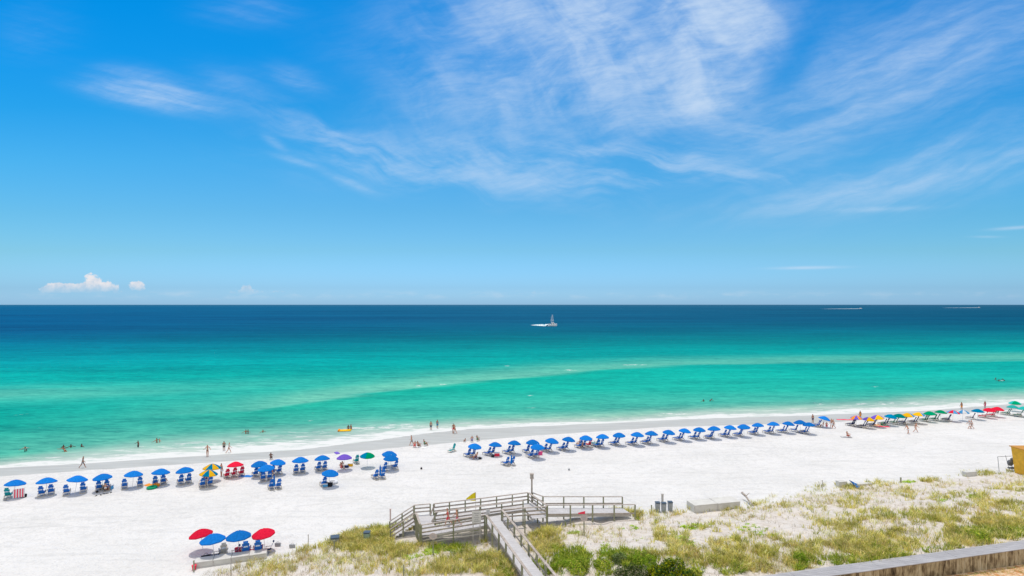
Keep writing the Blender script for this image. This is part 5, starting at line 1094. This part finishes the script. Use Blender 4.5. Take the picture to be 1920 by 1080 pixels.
def veg():
    olive = [(1640, 1010, 260, 30, 260), (730, 1015, 80, 26, 620), (665, 1015, 40, 16, 120), (790, 1000, 50, 30, 260), (610, 1030, 60, 12, 130), (900, 1000, 70, 18, 260), (870, 1052, 90, 24, 420), (940, 1060, 40, 30, 260), (1010, 990, 40, 16, 240), (1035, 1010, 28, 22, 160), (1020, 1030, 25, 14, 80), (1075, 980, 25, 8, 70), (1168, 966, 30, 9, 110), (1235, 995, 12, 22, 70), (1262, 1008, 35, 10, 80), (1250, 1030, 40, 20, 120),
             (1330, 990, 60, 8, 60), (1300, 1040, 120, 22, 460), (1440, 1050, 110, 24, 560), (1560, 1040, 110, 26, 620), (1680, 1020, 120, 24, 620), (1800, 1000, 130, 26, 700), (1890, 960, 60, 30, 320), (1830, 935, 90, 16, 220), (1900, 915, 50, 14, 140), (1840, 980, 90, 20, 320), (1700, 975, 60, 12, 100), (1760, 965, 60, 14, 130), (1590, 985, 30, 22, 130), (1640, 970, 40, 16, 130), (1545, 975, 30, 12, 90), (1600, 940, 30, 14, 70), (1700, 928, 20, 14, 60), (1490, 955, 60, 16, 110),
             (1560, 915, 60, 5, 100), (1650, 908, 30, 5, 50), (1740, 900, 20, 4, 40), (1840, 888, 40, 4, 60), (1900, 882, 40, 4, 90), (1430, 950, 30, 8, 50), (1350, 955, 60, 5, 40), (1245, 962, 40, 6, 40), (1400, 1020, 80, 20, 200), (500, 1075, 60, 14, 60), (690, 1060, 90, 18, 110), (800, 1070, 60, 14, 90), (1085, 950, 4, 2, 3)]
    tan = [(600, 1060, 160, 20, 560), (520, 1066, 80, 14, 220), (640, 1040, 90, 20, 240), (760, 1040, 80, 24, 160), (860, 1045, 100, 30, 380), (900, 1015, 70, 16, 160), (1010, 1015, 50, 30, 200), (1100, 1010, 90, 26, 200), (1180, 990, 120, 26, 260), (1300, 970, 120, 14, 220), (1400, 960, 100, 16, 200), (1500, 950, 90, 26, 380), (1600, 930, 110, 18, 320), (1720, 915, 110, 14, 300), (1840, 905, 100, 18, 300), (1500, 1020, 120, 26, 420), (1640, 990, 120, 26, 420), (1780, 950, 120, 26, 380), (1360, 1060, 100, 20, 260), (1480, 1060, 90, 18, 320), (1600, 1050, 100, 14, 240), (1700, 1030, 90, 14, 160), (560, 1045, 60, 8, 60), (450, 1074, 50, 8, 50)]
    green = [(880, 985, 60, 8, 220), (925, 990, 22, 14, 90), (835, 985, 30, 14, 110), (830, 1018, 30, 16, 150), (850, 1030, 40, 10, 90), (1100, 1060, 110, 20, 620), (1060, 1045, 50, 20, 220), (1160, 1048, 60, 16, 260), (1020, 1065, 30, 14, 90), (1350, 1062, 60, 18, 220), (1180, 975, 20, 6, 30), (1500, 1055, 12, 20, 60), (1620, 1052, 110, 10, 200), (1720, 1032, 90, 10, 260), (1860, 1000, 80, 10, 260), (740, 1000, 60, 16, 160), (950, 1070, 20, 14, 50), (1270, 1060, 80, 16, 120), (990, 1000, 24, 12, 50)]
    vine = [(1308, 988, 30, 5, 60), (1395, 990, 12, 8, 40), (1375, 1005, 10, 6, 15), (1425, 995, 12, 10, 14), (1135, 1025, 6, 6, 20), (1290, 1020, 20, 5, 60), (1270, 1010, 20, 5, 40), (1180, 990, 16, 4, 30), (835, 1025, 22, 8, 130), (810, 1035, 16, 7, 60), (780, 1045, 30, 5, 40), (1720, 960, 12, 3, 30), (1765, 940, 12, 3, 12), (1826, 932, 12, 3, 30), (1410, 985, 14, 4, 40), (1450, 1003, 6, 2, 6), (1470, 975, 8, 2, 5), (1700, 903, 14, 3, 30), (1200, 1010, 5, 3, 8), (1075, 1000, 12, 4, 16)]
    dense = [(700, 1012, 62, 20, 500), (765, 1008, 50, 22, 420), (655, 1020, 40, 14, 160), (740, 1035, 40, 10, 150), (1000, 985, 34, 12, 160), (1020, 1012, 28, 26, 200), (900, 1055, 60, 18, 200), (1180, 965, 28, 6, 70)]
    T = off_deck(np.concatenate([scatter_px(olive, 1), at_many([(x+a*math.sqrt(q)*math.cos(w), y+b*math.sqrt(q)*math.sin(w)) for x, y, a, b, n in dense for q, w in zip(RNG.random(n), RNG.uniform(0, 6.283, n))])])); h = RNG.uniform(.28, .72, len(T)); co, c = blades(T, h, 11, .16, .035, OLIVE+TAN[:2]); tag(mk('beach_grass', tri_mesh('beach_grass', co, c, True)), 'olive green clumps of beach grass on the dune', kind='stuff')
    T = off_deck(scatter_px(tan, 2)); h = RNG.uniform(.18, .55, len(T)); co, c = blades(T, h, 7, .16, .03, TAN); tag(mk('dry_grass', tri_mesh('dry_grass', co, c, True)), 'dry straw coloured grass scattered over the dune', kind='stuff')
    T = off_deck(scatter_px(green, 3)); h = RNG.uniform(.25, .6, len(T)); co, c = blades(T, h, 12, .2, .05, GREEN+LUSH); tag(mk('green_grass', tri_mesh('green_grass', co, c, True)), 'lush green grass and herbs on the dune', kind='stuff')
    T = off_deck(scatter_px(vine, 4)); h = RNG.uniform(.10, .22, len(T)); co, c = blades(T, h, 16, .45, .16, VINE, .25, 1.4); tag(mk('creeping_vine', tri_mesh('creeping_vine', co, c, True)), 'yellow green creeping vines on the bare dune sand', kind='stuff')
    # seed heads and twigs: thin strays all over
    n = 2600; px = RNG.uniform(380, 1930, n); k = RNG.random(n)**.8; py = np.interp(px, [380, 560, 720, 1000, 1310, 1560, 1920], [1075, 1035, 990, 972, 955, 912, 884]); py = py+k*(1085-py)
    pts = off_deck(at_many(np.stack([px, py], 1))); h = RNG.uniform(.12, .5, len(pts)); co, c = blades(pts, h, 3, .1, .022, [(.3, .24, .13), (.18, .15, .07), (.42, .36, .2)], .4, .8); tag(mk('dead_grass', tri_mesh('dead_grass', co, c, True)), 'sparse dead stalks all over the dune sand', kind='stuff')
    # foot of the wall
    pts = []
    for _ in range(900):
        u = random.uniform(26, 60); v = WALL0-.02-abs(random.gauss(0, .35))-.15; x, y = XY(u, v); pts.append((x, y, 1.15))
    pts = np.array(pts); h = RNG.uniform(.06, .22, len(pts)); co, c = blades(pts, h, 9, .2, .03, GREEN+TAN); tag(mk('wall_grass', tri_mesh('wall_grass', co, c, True)), 'short grass along the foot of the plank wall', kind='stuff')
veg()
def shrub(px, py, w, h, pal, lab, n=900, leaf=.09, dark=None, seed=0, dome=True):
    rng = np.random.default_rng(seed+11); p = at(px, py); e = empty('shrub', p, 0, lab, 'shrub', 'shrubs in the dune')
    th = rng.uniform(0, 2*math.pi, n); cz = rng.uniform(.0, 1., n); r = rng.uniform(.72, 1.06, n)*(1+.16*np.sin(th*3+seed)*np.sin(cz*5+seed)+.12*np.sin(th*7+2*seed))
    s = np.sqrt(1-cz**2*.95); X = np.stack([np.cos(th)*s*r*w/2, np.sin(th)*s*r*w/2, cz*r*h], 1)
    N = X/np.array([w/2, w/2, h]); N /= np.linalg.norm(N, axis=1)[:, None]; N = N+rng.normal(0, .55, N.shape); N /= np.linalg.norm(N, axis=1)[:, None]
    a = np.cross(N, rng.normal(0, 1, N.shape)); a /= np.linalg.norm(a, axis=1)[:, None]; b = np.cross(N, a); L = leaf*rng.uniform(.7, 1.3, (n, 1))
    co = np.stack([X-a*L, X-b*L*.55, X+a*L, X+b*L*.55], 1).reshape(-1, 3); pal = np.array(pal); c = pal[rng.integers(0, len(pal), n)]*rng.uniform(.75, 1.25, (n, 1)); mk('foliage', tri_mesh('foliage', co, c, True), e)
    m = MB()
    for k in range(7): a_ = k*.9+seed; m.tube((.05*math.cos(a_), .05*math.sin(a_), -.1), (w*.33*math.cos(a_), w*.33*math.sin(a_), h*random.uniform(.55, .8)), .03, .012, 5)
    m.obj('stem', POST, e)
DK = [(.035, .09, .02), (.05, .12, .025), (.08, .16, .03)]; YG = [(.30, .30, .01), (.24, .27, .01), (.16, .22, .012), (.05, .09, .012)]; VG = [(.35, .33, .20), (.07, .12, .03), (.16, .20, .06), (.04, .07, .02)]
shrub(1262, 1094, 3.4, 1.35, YG+DK, 'broad dark leaved shrub with yellow green top at the lower edge', 3800, .085, seed=1)
shrub(1237, 1089, 1.7, .95, YG, 'yellow tipped shrub merging with the broad dark one', 1500, .08, seed=8)
shrub(1302, 1090, 1.3, .9, GREEN, 'small green shrub on the east side of the broad dark one', 1000, .08, seed=9)
shrub(1186, 1092, 2.8, 1.05, VG, 'speckled cream and green shrub beside the broad dark one', 3000, .075, seed=2)
shrub(1205, 1056, 2.3, .7, LUSH, 'bright lime green low shrub above the speckled one', 1800, .07, seed=3)
shrub(1163, 1052, 1.3, .6, [(.12, .2, .06), (.18, .26, .08), (.28, .33, .14)], 'small grey green shrub beside the bright lime one', 1000, .06, seed=4)
shrub(1500, 1056, 1.1, .75, LUSH, 'bright green shrub just above the retaining wall end', 800, .07, seed=5)
shrub(1835, 1010, 1.7, .6, LUSH+GREEN, 'leafy green shrub along the retaining wall at its far part', 1000, .07, seed=6)
shrub(890, 990, 1.6, .55, LUSH, 'leafy green shrub before the larger notice board', 900, .07, seed=7)
shrub(858, 990, 1.3, .5, LUSH+GREEN, 'leafy green shrub under the lower ramp rail', 800, .07, seed=10)
shrub(1085, 1070, 1.8, .8, LUSH+GREEN, 'leafy green shrub beside the walkway at the lower edge', 1400, .07, seed=12)
shrub(1130, 1062, 1.5, .6, LUSH+GREEN, 'low leafy shrub between the walkway and the grey green shrub', 1000, .07, seed=13)
print('objects', len(bpy.data.objects))
